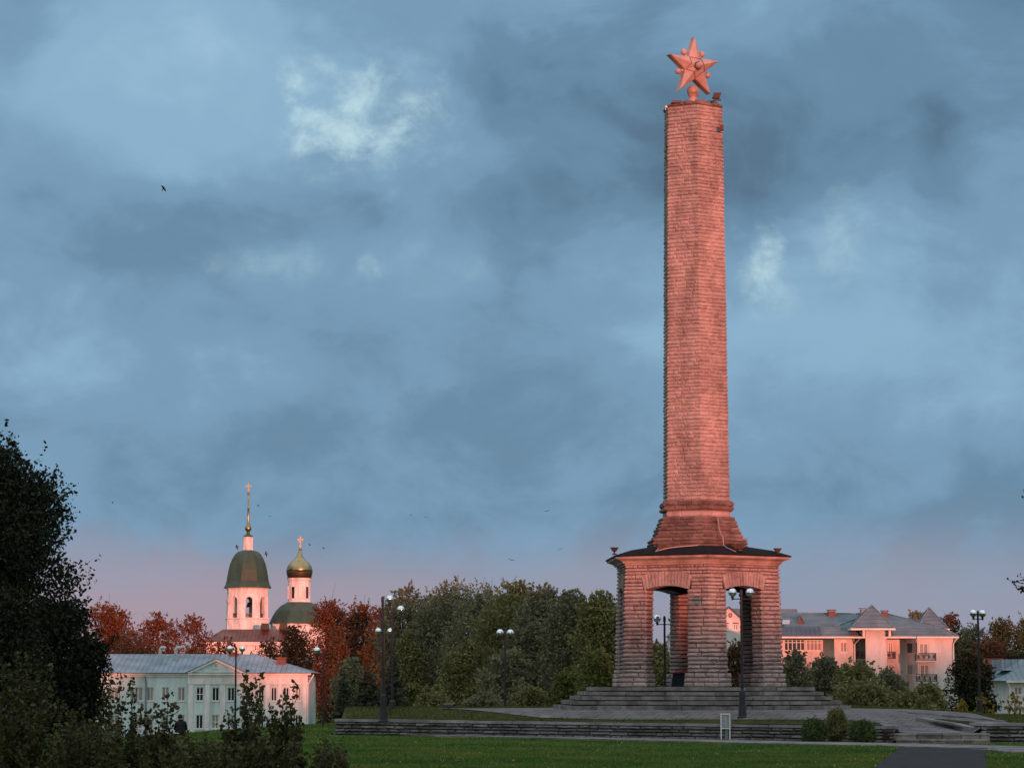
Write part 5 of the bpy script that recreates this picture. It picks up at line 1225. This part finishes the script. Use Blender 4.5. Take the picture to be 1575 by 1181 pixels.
mb = MB(); B = [(XE(655, 224), YE - .5, ez_), (XE(1230), YE - .5, ez_), (XE(1230), YE + 11, ez_), (XE(655, 224), YE + 11, ez_)]; r0, r1 = (XE(905, 226), 225, zr), (XE(1100), 225, zr)
mb.poly([B[0], B[1], r1, r0]); mb.poly([B[1], B[2], r1]); mb.poly([B[2], B[3], r0, r1]); mb.poly([B[3], B[0], r0]); mb.poly(B[::-1]); rf = mb.build('roof', M['tin2'], eh)
mb = MB(); mb.hexa([(XE(735, 222), 222.2, ZE(500, 222)), (XE(880, 222), 222.2, ZE(500, 222)), (XE(880, 222), 227, ZE(500, 222)), (XE(735, 222), 227, ZE(500, 222))], [(XE(735, 222), 222.4, ZE(424, 222)), (XE(870, 224), 223.8, ZE(420, 222)), (XE(870, 224), 226, ZE(420, 222)), (XE(735, 222), 227, ZE(424, 222))]); mb.build('dormer', M['tin'], rf)
mb = MB(); fB.box(mb, -.4, fB.len + .4, .44, .52, ez_ - .16, ez_ + .03); fB.box(mb, -.1, fB.len, .003, .44, ez_ - .12, ez_ - .004); mb.build('gutter', M['white'], eh)
mb = MB(); x = XE(782); mb.tube([(x - .3, YE - .45, ez_), (x, YE - .12, ez_ - .6), (x, YE - .12, ge)], .07, 8); mb.build('downpipe', M['white'], eh)
bh = empty('brick_outbuilding', (XE(670, 240), 240, -1.6), 'plain reddish brick block with a dark flat roof, behind the cream house at right', 'building')
mb = MB(); x0, x1 = XE(590, 240), XE(745, 240); mb.box(x0 + .2, x1, 240, 248, -2.2, ZE(415, 240)); mb.build('wall', mat('weathered_brick', ((.16, .115, .10), (.25, .19, .17)), rough=.9, scale=1.2, bump=.2), bh)
mb = MB(); mb.box(x0 - .2, XE(880, 240), 239.6, 248.4, ZE(414, 240), ZE(403, 240)); mb.build('roof', M['roofdark'], bh)
ga_ = empty('garage', (XE(370, 232), 232, -2), 'small plain white garage wall beside the dark round tree at right', 'garage')
mb = MB(); x0, x1 = XE(292, 232), XE(442, 232); mb.box(x0, x1, 232, 238, -2.5, ZE(640, 232)); mb.build('wall', M['greywall'], ga_)
mb = MB(); mb.box(x0 - .2, x1 + .15, 231.8, 238.2, ZE(640, 232) + .003, ZE(632, 232)); mb.build('roof', M['roofdark'], ga_)
# ------------------------------------------------------------------ trees and shrubs
def leaf_obj(name, C, L, W, material, parent, seed, tone, flat=0.0, fold=False):
    """one mesh of many separate leaves (or small leaf sprays); C: (n,3) world positions"""
    g = np.random.default_rng(seed); n = len(C)
    a = g.normal(size=(n, 3)); a[:, 2] *= (1 - flat); a /= np.linalg.norm(a, axis=1, keepdims=True)
    b = np.cross(a, g.normal(size=(n, 3))); b /= np.linalg.norm(b, axis=1, keepdims=True)
    s = g.uniform(.6, 1.35, size=(n, 1)); l = a * L * .5 * s; w = b * W * .5 * s
    C = C - np.array(root_of(parent).location)
    if fold:
        c = np.cross(a, b) * W * .22 * s
        v = np.stack([C - l, C - l * .25 + w + c, C + l * .35 + w * .8 + c, C + l, C + l * .35 - w * .8 + c, C - l * .25 - w + c], 1).reshape(-1, 3)
        k = np.arange(n)[:, None] * 6; f = np.concatenate([k + np.array([[0, 1, 2, 3]]), k + np.array([[0, 3, 4, 5]])], 1).reshape(-1, 4); tn = np.repeat(tone, 2)
    else:
        v = np.stack([C - l, C + w - l * .15, C + l, C - w - l * .15], 1).reshape(-1, 3); f = np.arange(n * 4).reshape(-1, 4); tn = tone
    me = bpy.data.meshes.new(name); me.from_pydata(v, [], f)
    me.attributes.new('tone', 'FLOAT', 'FACE').data.foreach_set('value', np.clip(tn, 0, 1).astype(np.float32))
    me.materials.append(material); me.update()
    o = bpy.data.objects.new(name, me); COL.objects.link(o); o.parent = parent
    return o
ENV = {
    'round': lambda h: math.sqrt(max(0.02, 1 - (2 * h - 1) ** 2)) * .95 + .05,
    'dome': lambda h: math.sqrt(max(.03, 1 - max(0, (h - .35) / .65) ** 2)) * (1 if h > .35 else .80 + .2 * h / .35),
    'cone': lambda h: max(.06, 1.0 - h ** 1.25) * (.85 + .15 * sm(h * 5)),
    'tall': lambda h: min(1, .62 + h * 1.1) * math.sqrt(max(.04, 1 - max(0, (h - .45) / .55) ** 2)),
}
def crown_points(g, n, c, W, D, z0, z1, shape, nb, br, wisp, low=0.0, fill=.2):
    """leaf positions: boughs (lumps) inside an envelope plus twigs standing out of it"""
    H = z1 - z0; e = ENV[shape]; P = []; T = []; B = []
    for i in range(nb):
        h = (i + g.uniform(.1, .9)) / nb; h = low + (1 - low) * h
        ang = g.uniform(0, 2 * math.pi); rr = math.sqrt(g.uniform(.08, 1)); R_ = e(h); r = br * W * g.uniform(.6, 1.25) * (.55 + .45 * R_)
        ro = max(0, rr * (R_ * .5 - r / W * .75))
        B.append((c[0] + ro * W * math.sin(ang), c[1] + ro * D * math.cos(ang), min(z0 + h * H, z1 - r * .75), r))
    nf = int(n * fill); q = g.normal(size=(nf, 3)); q /= np.linalg.norm(q, axis=1, keepdims=True)
    hh = g.uniform(low * .5, .93, nf); er = np.array([e(h) for h in hh]) * .5 * np.sqrt(g.uniform(0, .80, nf)); aa = g.uniform(0, 2 * math.pi, nf)
    P.append(np.stack([c[0] + W * er * np.sin(aa), c[1] + D * er * np.cos(aa), z0 + hh * H], 1)); T.append(g.normal(.42, .14, nf)); n = n - nf
    wts = np.array([b[3] ** 2 for b in B]); wts = wts / wts.sum()
    for b, w in zip(B, wts):
        m = max(8, int(n * (1 - wisp) * w)); d = g.normal(size=(m, 3)); d /= np.linalg.norm(d, axis=1, keepdims=True)
        rad_ = b[3] * (g.uniform(.25, 1, size=(m, 1)) ** .45) * (1 + .13 * g.normal(size=(m, 1)))
        # small clusters: pull the leaves to random tuft centres
        nt = max(4, m // 14); tc = d[:nt] * rad_[:nt]; idx = g.integers(0, nt, m); q = tc[idx] + g.normal(size=(m, 3)) * b[3] * .11
        mixm = g.uniform(size=(m, 1)) < .75; q = np.where(mixm, q, d * rad_)
        q[:, 2] *= .82
        P.append(q + np.array(b[:3])); tt = g.normal(.5, .12) + (g.normal(size=nt) * .13)[idx] + g.normal(size=m) * .08; T.append(tt)
        k = max(1, int(n * wisp * w / 9))
        for _ in range(k):
            dd = g.normal(size=3); dd[2] = abs(dd[2]) * 1.1 + .1; dd /= np.linalg.norm(dd); ln = b[3] * g.uniform(1.0, 1.45); t = np.linspace(.75, 1, 9)[:, None]
            P.append(np.array(b[:3]) + dd * ln * t + g.normal(size=(9, 3)) * b[3] * .035); T.append(np.full(9, g.normal(.5, .15)))
    return np.concatenate(P), np.concatenate(T), B
def wood(mb, c, zb, B, g, r0, lean=0.0, nl=9):
    """tapered trunk with limbs reaching into the boughs"""
    top = sorted(B, key=lambda b: -b[2])[0]; n = 7; pts = []
    for i in range(n):
        t = i / (n - 1); pts.append(Vector((lerp(c[0], top[0], t ** 1.6) + g.normal() * r0 * .5 * (0 < i < n - 1), lerp(c[1], top[1], t ** 1.6) + g.normal() * r0 * .5 * (0 < i < n - 1), lerp(zb, top[2], t * .95))))
    mb.tube(pts, [r0 * (1.25 - 1.1 * i / (n - 1)) if i else r0 * 1.5 for i in range(n)], 8)
    for b in [B[i] for i in g.choice(len(B), min(nl, len(B)), replace=False)]:
        e = Vector(b[:3]); s = pts[min(n - 2, max(1, int((e.z - zb) / max(.1, pts[-1].z - zb) * (n - 1) * .7)))]
        m = s.lerp(e, .5) + Vector((g.normal() * .1, g.normal() * .1, -.1)) * b[3]; up = e + Vector((g.normal() * .3, g.normal() * .3, .5)) * b[3]
        mb.tube([s, m, e, up], [r0 * .42, r0 * .32, r0 * .2, r0 * .07], 6)
        for _ in range(3):
            q = e + Vector(g.normal(size=3)) * b[3] * .8; mb.tube([m.lerp(e, .6), q], [r0 * .14, r0 * .04], 4)
SEED = [100]
def tree(name, label, cat, px, Y, py_top, w_px, leaf, zb=None, n=14000, L=.26, shape='dome', nb=22, br=.19, wisp=.10, bark='bark', low=.12, base=None, depth=.9, group=None, r0=None, py_bot=None, nl=9, fill=.22):
    SEED[0] += 1; g = np.random.default_rng(SEED[0])
    W = w_px * Y / F; p = at(px, 1056, Y); z1 = zat(py_top, Y)
    zb = gz(p.x, Y) - .1 if zb is None else zb
    z0 = zat(py_bot, Y) if py_bot else zb + (z1 - zb) * .08
    root = empty(name, (p.x, Y, zb), label, cat, group)
    C, T, B = crown_points(g, n, (p.x, Y), W, W * depth, z0, z1, shape, nb, br, wisp, low, fill)
    leaf_obj('crown' if 'tree' in name else 'foliage', C, L, L * .62, LM[leaf], root, SEED[0], T)
    mb = MB(); wood(mb, (p.x, Y), zb, B, g, r0 or max(.03, (z1 - zb) * .016), nl=nl); mb.build('trunk' if 'tree' in name else 'stem', M[bark], root, smooth=True)
    return root
# --- the dark trees at the left edge
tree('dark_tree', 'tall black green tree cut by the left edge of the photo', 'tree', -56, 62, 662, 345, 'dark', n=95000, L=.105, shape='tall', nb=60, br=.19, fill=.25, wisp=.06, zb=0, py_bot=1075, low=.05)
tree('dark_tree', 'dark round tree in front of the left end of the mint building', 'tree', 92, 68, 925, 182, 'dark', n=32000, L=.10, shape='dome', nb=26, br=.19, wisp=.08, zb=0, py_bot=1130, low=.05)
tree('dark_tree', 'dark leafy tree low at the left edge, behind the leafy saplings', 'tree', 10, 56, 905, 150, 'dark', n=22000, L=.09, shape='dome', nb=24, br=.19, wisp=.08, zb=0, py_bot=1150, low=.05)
# --- autumn trees behind the mint building
A = 'autumn trees behind the mint building'
tree('autumn_tree', 'rust red tree between the dark left tree and the church, leftmost of the red ones', 'tree', 160, 372, 928, 120, 'red', n=15000, L=.34, wisp=.14, bark='redbark', group=A, shape='round', low=.2)
tree('autumn_tree', 'low rust red tree behind the left roof vents of the mint building', 'tree', 236, 392, 944, 100, 'red', n=11000, L=.34, wisp=.16, bark='redbark', group=A, shape='round', low=.2)
tree('autumn_tree', 'sparse red brown tree just left of the church nave', 'tree', 292, 398, 948, 92, 'red', n=8500, L=.32, wisp=.2, bark='redbark', group=A, shape='round', low=.25)
tree('autumn_tree', 'dull brown green tree under the leftmost red tree, behind the tin roof', 'tree', 205, 356, 972, 120, 'brown', n=9000, L=.32, wisp=.1, bark='bark', group=A)
tree('autumn_tree', 'low red tree hiding the left part of the church nave wall', 'tree', 345, 400, 984, 96, 'red', n=6500, L=.28, wisp=.2, bark='redbark', group=A, low=.3)
tree('autumn_tree', 'low thin red tree in front of the right part of the nave wall', 'tree', 408, 390, 984, 84, 'red', n=6500, L=.28, wisp=.2, bark='redbark', group=A, low=.3)
tree('autumn_tree', 'rust red tree right of the nave, under the low green dome', 'tree', 452, 372, 960, 70, 'red', n=14000, L=.30, wisp=.1, bark='redbark', group=A, shape='tall', br=.28, nb=28)
tree('autumn_tree', 'tall dark red tree right of the green church dome', 'tree', 508, 340, 925, 84, 'red', n=20000, L=.28, wisp=.12, bark='redbark', group=A, shape='tall', low=.05, br=.27, nb=32)
tree('autumn_tree', 'broad dark red tree left of the tallest street lamp', 'tree', 556, 335, 928, 92, 'red', n=22000, L=.28, wisp=.1, bark='redbark', group=A, shape='tall', low=.05, br=.27, nb=32)
tree('leafy_tree', 'dull green tree standing between the two dark red trees left of the lamps', 'tree', 520, 318, 962, 46, 'brown', n=9000, L=.26, wisp=.12, bark='birchbark', shape='dome', low=.02, br=.27, nb=26)
tree('leafy_tree', 'dark brown green tree top between the red trees and the tallest lamp', 'tree', 590, 320, 930, 80, 'brown', n=18000, L=.28, wisp=.12, shape='tall', low=.05, br=.27, nb=32)
# --- the wood left of the monument
Wd = 'grey green trees left of the monument'
wl = [
 ('broad dark crown with bare twigs on top, behind the lamp pair', 628, 198, 902, 96, 'greyolive', .16, 'dome'),
 ('highest dark dome of the wood, at its left', 690, 195, 897, 120, 'greyolive', .10, 'dome'),
 ('olive willow with a rounded light top, right of the lamp pair', 672, 205, 926, 92, 'olive', .07, 'tall'),
 ('narrow golden olive tree standing right beside the lamp poles', 628, 190, 972, 48, 'olive', .07, 'tall'),
 ('wide grey olive willow with hanging twigs under the highest dome', 742, 190, 906, 120, 'greyolive', .12, 'tall'),
 ('tall twiggy willow above the lone twin lamp', 790, 178, 896, 104, 'olive', .16, 'tall'),
 ('grey olive willow with pale slanting stems, right of the lone lamp', 836, 170, 902, 96, 'greyolive', .16, 'tall'),
 ('twiggy olive tree in the right half of the wood', 880, 165, 910, 84, 'greyolive', .18, 'tall'),
 ('thin topped dark tree next to the left pier of the monument', 924, 162, 913, 74, 'olive', .18, 'tall'),
 ('dark tree mostly hidden behind the left pier', 958, 170, 940, 60, 'greyolive', .14, 'tall'),
 ('low dense olive willow before the twiggy ones', 720, 175, 990, 90, 'olive', .06, 'dome'),
 ('low grey olive willow behind the foot of the lone lamp', 790, 166, 1000, 96, 'greyolive', .08, 'dome'),
]
for lab, px, Y, pt, w, lf, wi, sh in wl:
    tree('willow_tree', lab, 'tree', px, Y, pt, w * 1.45, lf, n=32000, L=.20 if Y < 200 else .26, shape='dome' if sh == 'dome' or Y > 180 else 'round', nb=50, br=.19, wisp=wi * 1.3, fill=.3, bark='birchbark' if 'pale' in lab or 'twiggy' in lab else 'bark', low=.02, group=Wd, nl=14)
# conifers
def spruce(label, px, Y, py_top, w_px, leaf='spruce', zb=None, n_w=22):
    SEED[0] += 1; g = np.random.default_rng(SEED[0]); p = at(px, 1056, Y); z1 = zat(py_top, Y); zb = gz(p.x, Y) - .1 if zb is None else zb
    W = w_px * Y / F; root = empty('spruce_tree', (p.x, Y, zb), label, 'tree', 'spruces by the wood'); mb = MB(); mb.tube([(p.x, Y, zb), (p.x, Y, lerp(zb, z1, .5)), (p.x, Y, z1)], [.14, .08, .01], 7)
    P, T = [], []
    for i in range(n_w):
        t = (i + .5) / n_w; z = lerp(zb + .3, z1 - .1, t); r = W * .5 * (1 - t) ** .8 + .06
        for k in range(9):
            a = g.uniform(0, 6.283); rr = r * g.uniform(.7, 1.1); m = int(16 + 60 * r / (W * .5 + .01)); u = g.uniform(.1, 1, size=m) ** .7
            x = p.x + np.sin(a) * rr * u; y = Y - np.cos(a) * rr * u; zz = z - .32 * rr * u + .12 * rr * u ** 2
            q = np.stack([x, y, zz], 1) + g.normal(size=(m, 3)) * np.array([.07, .07, .035]) * (1.2 - .5 * u[:, None]); P.append(q); T.append(g.normal(.45, .15) + .25 * (u - .5))
            mb.tube([(p.x, Y, z), (p.x + math.sin(a) * rr * .9, Y - math.cos(a) * rr * .9, z - .2 * rr)], [.025, .008], 4)
    leaf_obj('crown', np.concatenate(P), .17, .06, LM[leaf], root, SEED[0], np.concatenate(T), flat=.6); mb.build('trunk', M['bark'], root)
    return root
spruce('young spruce with drooping golden green boughs left of the lamp feet', 566, 122, 1028, 78)
spruce('dark spruce standing behind the feet of the two lamps', 604, 135, 1005, 70)
spruce('low dark spruce under the red trees beside the single globe lamp', 528, 140, 1040, 56)
# light bushes beside the monument
Bs = 'bushes beside the monument'
bl = [
 ('tall yellow green bush touching the left side of the monument steps', 918, 122, 1000, 84, 'lightgreen', 9000),
 ('yellow green bush sloping down left of the monument steps', 872, 124, 1030, 62, 'lightgreen', 6000),
 ('low dull bush at the left end of the monument steps', 815, 124, 1056, 90, 'olive', 6000),
 ('low brownish bush under the lone lamp', 740, 126, 1066, 90, 'greyolive', 6000),
 ('low dull green bush left of the lone lamp, behind the terrace', 665, 126, 1062, 80, 'olive', 6000),
 ('olive bush seen through the left arch', 1012, 130, 988, 66, 'olive', 9000),
 ('brownish bush seen through the right arch', 1136, 132, 986, 76, 'brown', 8000),
 ('dark green bush right behind the right pier', 1222, 128, 1000, 70, 'greyolive', 8000),
 ('broad olive bush in front of the arched window', 1270, 130, 1010, 80, 'greyolive', 9000),
 ('olive bush in the middle of the row before the pink house', 1318, 127, 1018, 96, 'olive', 10000),
 ('rounded greenish bush before the balconies', 1368, 125, 1030, 80, 'greyolive', 8500),
 ('low light olive bush at the right end of the steps', 1330, 116, 1050, 120, 'olive', 8000),
 ('low light olive bush before the white garage', 1425, 122, 1052, 76, 'olive', 7000),
 ('lowest pale bush of the row, at its right end', 1400, 114, 1066, 90, 'olive', 5500),
]
for lab, px, Y, pt, w, lf, n in bl:
    tree('bush', lab, 'bush', px, Y, pt, w, lf, n=int(n * 1.5), L=.14, shape='dome', nb=30, br=.27, fill=.3, wisp=.10, zb=-.6 if Y > 118 else .2, low=.0, group=Bs, r0=.04)
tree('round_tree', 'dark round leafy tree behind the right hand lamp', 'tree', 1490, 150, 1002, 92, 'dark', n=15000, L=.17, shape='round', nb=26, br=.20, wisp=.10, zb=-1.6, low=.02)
for lab, px, Y, pt, w in (('small yellow leaved sapling at the foot of the right hand lamp', 1512, 118, 1068, 46), ('small golden bush at the right edge below the cream house', 1560, 124, 1066, 44), ('little yellow sapling left of the right hand lamp foot', 1478, 120, 1074, 30)):
    tree('yellow_bush', lab, 'bush', px, Y, pt, w, 'gold', n=420, L=.15, shape='dome', nb=9, br=.22, wisp=.3, zb=.0, low=.1, group='yellow saplings at the right', r0=.02)
# far wood on the right
Fr = 'far trees on the right'
for lab, px, Y, pt, w, lf in (
 ('dark tree top between the two pyramid turrets', 1412, 420, 940, 60, 'greyolive'),
 ('rust brown tree right behind the far turret', 1462, 430, 943, 74, 'brown'),
 ('dark green tree left of the right hand lamp globes', 1500, 425, 962, 70, 'greyolive'),
 ('olive tree with a yellowish top right of the lamp globes', 1545, 415, 950, 84, 'autumn'),
 ('brown green tree cut by the right edge of the photo', 1590, 420, 948, 80, 'autumn'),
 ('brownish tree low behind the lamp pole on the right', 1520, 380, 985, 84, 'brown')):
    tree('far_tree', lab, 'tree', px, Y, pt, w, lf, n=14000, L=.34, shape='tall', nb=30, br=.25, wisp=.08, zb=-2, low=.02, group=Fr)
far = []
for lab, px, Y, pt, w, lf in (('far dark tree low behind the left arch', 1004, 360, 984, 30, 'greyolive'), ('far dark tree right of the red roof behind the left arch', 1026, 350, 984, 26, 'greyolive')):
    tree('far_tree', lab, 'tree', px, Y, pt, w, lf, n=2500, L=.3, shape='cone', nb=16, br=.2, wisp=.1, zb=-2, low=.05, group='far trees behind the left arch')
# woods closing the view low down, behind the nearer trees
tree('background_tree', 'dark undergrowth tree filling the gap right of the mint building', 'tree', 540, 230, 1010, 84, 'greyolive', n=9000, L=.26, nb=24, br=.19, low=0)
# clipped shrubs before the wall
Js = 'clipped shrubs in front of the wall'
for lab, px, Y, pt, w in (('round clipped green shrub, left one of the three before the wall', 1251, 87.2, 1105, 46), ('tall upright shrub, middle one of the three before the wall', 1286, 87.6, 1088, 38), ('rounded dark green shrub, right one of the three before the wall', 1326, 86.8, 1108, 50)):
    tall = 'tall' in lab
    tree('shrub', lab, 'shrub', px, Y, pt, w, 'juniper' if not tall else 'olive', n=15000, L=.05, shape='dome' if not tall else 'round', nb=26, br=.25, wisp=.06, low=0, group=Js, fill=.3, r0=.02, py_bot=1139)
# branches of a tree outside the right edge reaching into the photo
SEED[0] += 1; g = np.random.default_rng(SEED[0])
p = at(1640, 1056, 62); rt = empty('overhanging_tree', (p.x, 62, 0), 'dark leafy twigs of a tree beyond the right edge, against the sky', 'tree')
B = [(*at(px, py, Y)[:], r) for px, py, Y, r in ((1652, 740, 62, .9), (1640, 830, 62.5, .95), (1648, 900, 61.5, 1.0), (1625, 868, 62, .55), (1670, 680, 62, .8), (1660, 960, 62, .9))]
P, T = [], []
for b in B:
    d = g.normal(size=(900, 3)); d /= np.linalg.norm(d, axis=1, keepdims=True); P.append(np.array(b[:3]) + d * b[3] * g.uniform(.3, 1, size=(900, 1)) ** .5); T.append(g.normal(.5, .15, 900))
tw = MB(); hub = Vector((p.x, 62, 0)); tw.tube([hub, Vector((p.x + .1, 62, 4)), Vector((p.x + .4, 62, 8.5))], [.22, .16, .04], 8)
for px, py in ((1552, 892), (1558, 899), (1566, 886), (1569, 903), (1563, 894), (1572, 752), (1573, 762)):
    e = at(px, py, 62); s = Vector((p.x, 62, e.z - .6)); tw.tube([s, s.lerp(e, .6) + Vector((0, 0, .12)), e], [.03, .015, .004], 5)
    for k in range(9): q = s.lerp(e, 1 - .035 * k) + Vector(g.normal(size=3)) * .05; P.append(np.array(q)[None]); T.append(np.array([.45]))
leaf_obj('crown', np.concatenate(P), .10, .07, LM['dark'], rt, SEED[0], np.concatenate(T)); tw.build('trunk', M['bark'], rt)
# --- leafy saplings in the foreground, left
def sapling(label, Y, base_px, tips, low_n, spread, leaf='apple', Lf=.058, dens=1.0, name='sapling', low_top=1125):
    SEED[0] += 1; g = np.random.default_rng(SEED[0]); bx = at(base_px, 1181, Y).x; root = empty(name, (bx, Y, 0), label, 'sapling', 'leafy saplings in the foreground'); mb = MB(); P, T = [], []
    def stem(tip, r, first=.25, twigs=6):
        b = Vector((bx + g.normal() * spread * .25 * Y / F, Y + g.normal() * .15, 0)); m = b.lerp(tip, .55) + Vector((g.normal() * .06, g.normal() * .06, .05)); pts = []
        for i in range(9):
            t = i / 8; pts.append(b * (1 - t) ** 2 + m * 2 * t * (1 - t) + tip * t * t)
        mb.tube(pts, [r * (1 - .8 * i / 8) for i in range(9)], 5)
        ln = (tip - b).length
        def along(q0, q1, n, sd):
            for k in range(n):
                t = (k + g.uniform(.2, .8)) / n; q = q0.lerp(q1, t) + Vector(g.normal(size=3)) * sd; P.append(q); T.append(g.normal(.45, .2))
        for i in range(8):
            if (i + 1) / 8 > first: along(pts[i], pts[i + 1], int((pts[i + 1] - pts[i]).length * 85 * dens), .030)
        for _ in range(twigs):
            t = g.uniform(first, .92); q = pts[int(t * 8)]; d = Vector((g.normal(), g.normal() * .8, g.uniform(.2, 1.1))).normalized(); l = g.uniform(.10, .26) * (1.15 - t * .5); e = q + d * l
            mb.tube([q, q.lerp(e, .5) + Vector((0, 0, .01)), e], [r * .35, r * .25, r * .08], 4); along(q, e, int(l * 95 * dens), .022)
    for px, py in tips: stem(at(px, py, Y + g.normal() * .2), .011, .30, 8)
    for _ in range(int(low_n * 1.5)):
        px = base_px + g.normal() * spread; py = low_top + abs(g.normal()) * 26 + abs(px - base_px) * .12; stem(at(px, py, Y + g.normal() * .5), .007, .12, 6)
    C = np.array([list(v) for v in P]); leaf_obj('foliage', C, Lf, Lf * .62, LM[leaf], root, SEED[0], np.array(T), fold=True); mb.build('stem', M['bark'], root)
    return root
sapling('tall leafy sapling rising at the left edge before the dark tree', 30, 28, [(8, 1016), (30, 1002), (45, 1000), (62, 1030), (80, 1032), (20, 1040), (55, 1050)], 20, 36, dens=1.25, low_top=1060)
sapling('leafy sapling with a drooping top before the corner of the mint building', 31, 178, [(172, 1024), (186, 1034), (204, 1040), (160, 1060), (195, 1066), (150, 1080)], 16, 34, low_top=1095)
sapling('low leafy sapling with two bent tips beside the seated person', 31, 245, [(236, 1078), (258, 1066), (268, 1078), (246, 1090), (225, 1088)], 16, 30, low_top=1122)
sapling('low brownish leafy growth between the left saplings', 29, 110, [(110, 1095), (130, 1080), (90, 1078)], 22, 44, low_top=1105)
sapling('sapling with a dense upright tip in front of the mint building entrance front', 30, 385, [(379, 1034), (372, 1052), (384, 1062), (392, 1056), (400, 1032), (350, 1092), (358, 1088), (340, 1108)], 24, 40, dens=1.2, low_top=1124)
sapling('sapling with slanting twigs before the lit right corner of the mint building', 30.5, 432, [(452, 1050), (441, 1076), (448, 1084), (415, 1085), (436, 1064), (462, 1100), (425, 1095)], 20, 38, dens=1.1, low_top=1124)
sapling('small low sapling at the right end of the foreground growth, on the lawn', 32, 505, [(527, 1138), (515, 1150), (495, 1130)], 14, 24, low_top=1146)
sapling('low leafy mass along the bottom edge under the seated person', 28, 300, [(290, 1128), (320, 1130)], 24, 44, low_top=1134)

# ------------------------------------------------------------------ grass
def grass(name, pts_fn, n, material, seed, h0, h1, kind='stuff'):
    g = np.random.default_rng(seed); P = pts_fn(g, n); m = len(P)
    a = g.uniform(0, 2 * math.pi, m); h = g.uniform(h0, h1, m) * (.7 + .6 * (np.sin(P[:, 0] * 1.3 + 2 * np.sin(P[:, 1] * .9)) * .5 + .5)); w = g.uniform(.008, .018, m) * 1.5
    dx, dy = np.cos(a) * w, np.sin(a) * w; lx, ly = g.normal(size=m) * h * .45, g.normal(size=m) * h * .45
    z = np.array([0.0] * m)
    v = np.stack([np.stack([P[:, 0] - dx, P[:, 1] - dy, P[:, 2] - .01], 1), np.stack([P[:, 0] + dx, P[:, 1] + dy, P[:, 2] - .01], 1), np.stack([P[:, 0] + lx, P[:, 1] + ly, P[:, 2] + h], 1)], 1).reshape(-1, 3)
    me = bpy.data.meshes.new(name); me.from_pydata(v, [], np.arange(m * 3).reshape(-1, 3)); me.attributes.new('tone', 'FLOAT', 'FACE').data.foreach_set('value', np.clip(g.normal(.5, .2, m), 0, 1).astype(np.float32)); me.materials.append(material)
    o = bpy.data.objects.new(name, me); COL.objects.link(o); return tag(o, kind=kind)
blade = mat('grass_blade', ((.025, .066, .011), (.064, .138, .023), (.25, .21, .04)), rough=.6, scale=.28, tone=True, noise_amt=.6, trans=.2, spec=.2)
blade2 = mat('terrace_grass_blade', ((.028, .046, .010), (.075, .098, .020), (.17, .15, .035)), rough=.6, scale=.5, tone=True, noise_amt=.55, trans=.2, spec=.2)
PL_ = [(p.x, p.y) for p in cp]
def path_y(x):
    for (a, b), (c, d) in zip(PL_, PL_[1:]):
        if a <= x <= c: return lerp(b, d, (x - a) / (c - a))
    return None
def apx(y):
    for a, b in zip(AP, AP[1:]):
        if y >= b.y: return lerp(b.x, a.x, (y - b.y) / (a.y - b.y))
    return AP[-1].x
def lawn_pts(g, n):
    out = []
    while len(out) < n:
        y = 60 + 66 * g.uniform() ** 1.7; x = g.uniform(-.215, .212) * y
        if y > 96 and x > -6.9: continue
        py = path_y(x)
        if py is not None and py - 1.9 < y < py + 1.9: continue
        if x > -6.9 and y > YW(x) - .02 and not (x > 16.0): continue
        if x > 15.9 and y > 87: continue
        if 12.5 < x < 15.8 and y > 85: continue
        if y < AP[0].y + .3 and abs(x - apx(y)) < 1.36: continue
        out.append((x, y, gz(x, y)))
    return np.array(out)
grass('grass', lawn_pts, 300000, blade, 5, .025, .075)
def terr_pts(g, n):
    out = []
    while len(out) < n:
        x = g.uniform(-6.3, 24); y = g.uniform(86, 108)
        if y < YW(x) + (.55 if x < 12.7 else .9): continue
        if -3.2 < x < 16.9 and pave_front(x) < y < pave_back(x): continue
        if 12.7 < x < 16 and y < 90: continue
        out.append((x, y, terr(x, y)))
    return np.array(out)
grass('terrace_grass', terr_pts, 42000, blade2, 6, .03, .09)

def fallen(g, n):
    P = lawn_pts(g, n); return P + np.array([0, 0, .05])
g = np.random.default_rng(77); P = fallen(g, 900)
v = []; fc_ = []
for i, p in enumerate(P):
    a = g.uniform(0, 6.28); l = g.uniform(.03, .055); t = g.uniform(-.02, .03); dx, dy = math.cos(a) * l, math.sin(a) * l
    v += [(p[0] - dx, p[1] - dy, p[2] + t), (p[0] + dy * .6, p[1] - dx * .6, p[2]), (p[0] + dx, p[1] + dy, p[2] + .03 - t), (p[0] - dy * .6, p[1] + dx * .6, p[2] + .01)]; fc_.append((4 * i, 4 * i + 1, 4 * i + 2, 4 * i + 3))
me = bpy.data.meshes.new('fallen_leaves'); me.from_pydata(v, [], fc_); me.attributes.new('tone', 'FLOAT', 'FACE').data.foreach_set('value', np.clip(g.normal(.4, .25, len(P)), 0, 1).astype(np.float32)); me.materials.append(LM['gold'])
o = bpy.data.objects.new('fallen_leaves', me); COL.objects.link(o); tag(o, kind='stuff')

# far wood along the horizon, one mass
g = np.random.default_rng(91); n = 42000
xx = g.uniform(-420, 420, n); top = 8 + 2.5 * np.sin(xx * .05) + 2 * np.sin(xx * .13 + 1) + 1.2 * np.sin(xx * .41)
yy = 720 + g.uniform(-12, 12, n); zz = -2 + (top + 2) * g.uniform(0, 1, n) ** .7
rt_ = bpy.data.objects.new('holder', None)
fw = leaf_obj('far_wood', np.stack([xx, yy, zz], 1), 1.5, 1.0, LM['greyolive'], rt_, 92, g.normal(.4, .15, n)); fw.parent = None
bpy.data.objects.remove(rt_); tag(fw, kind='stuff')
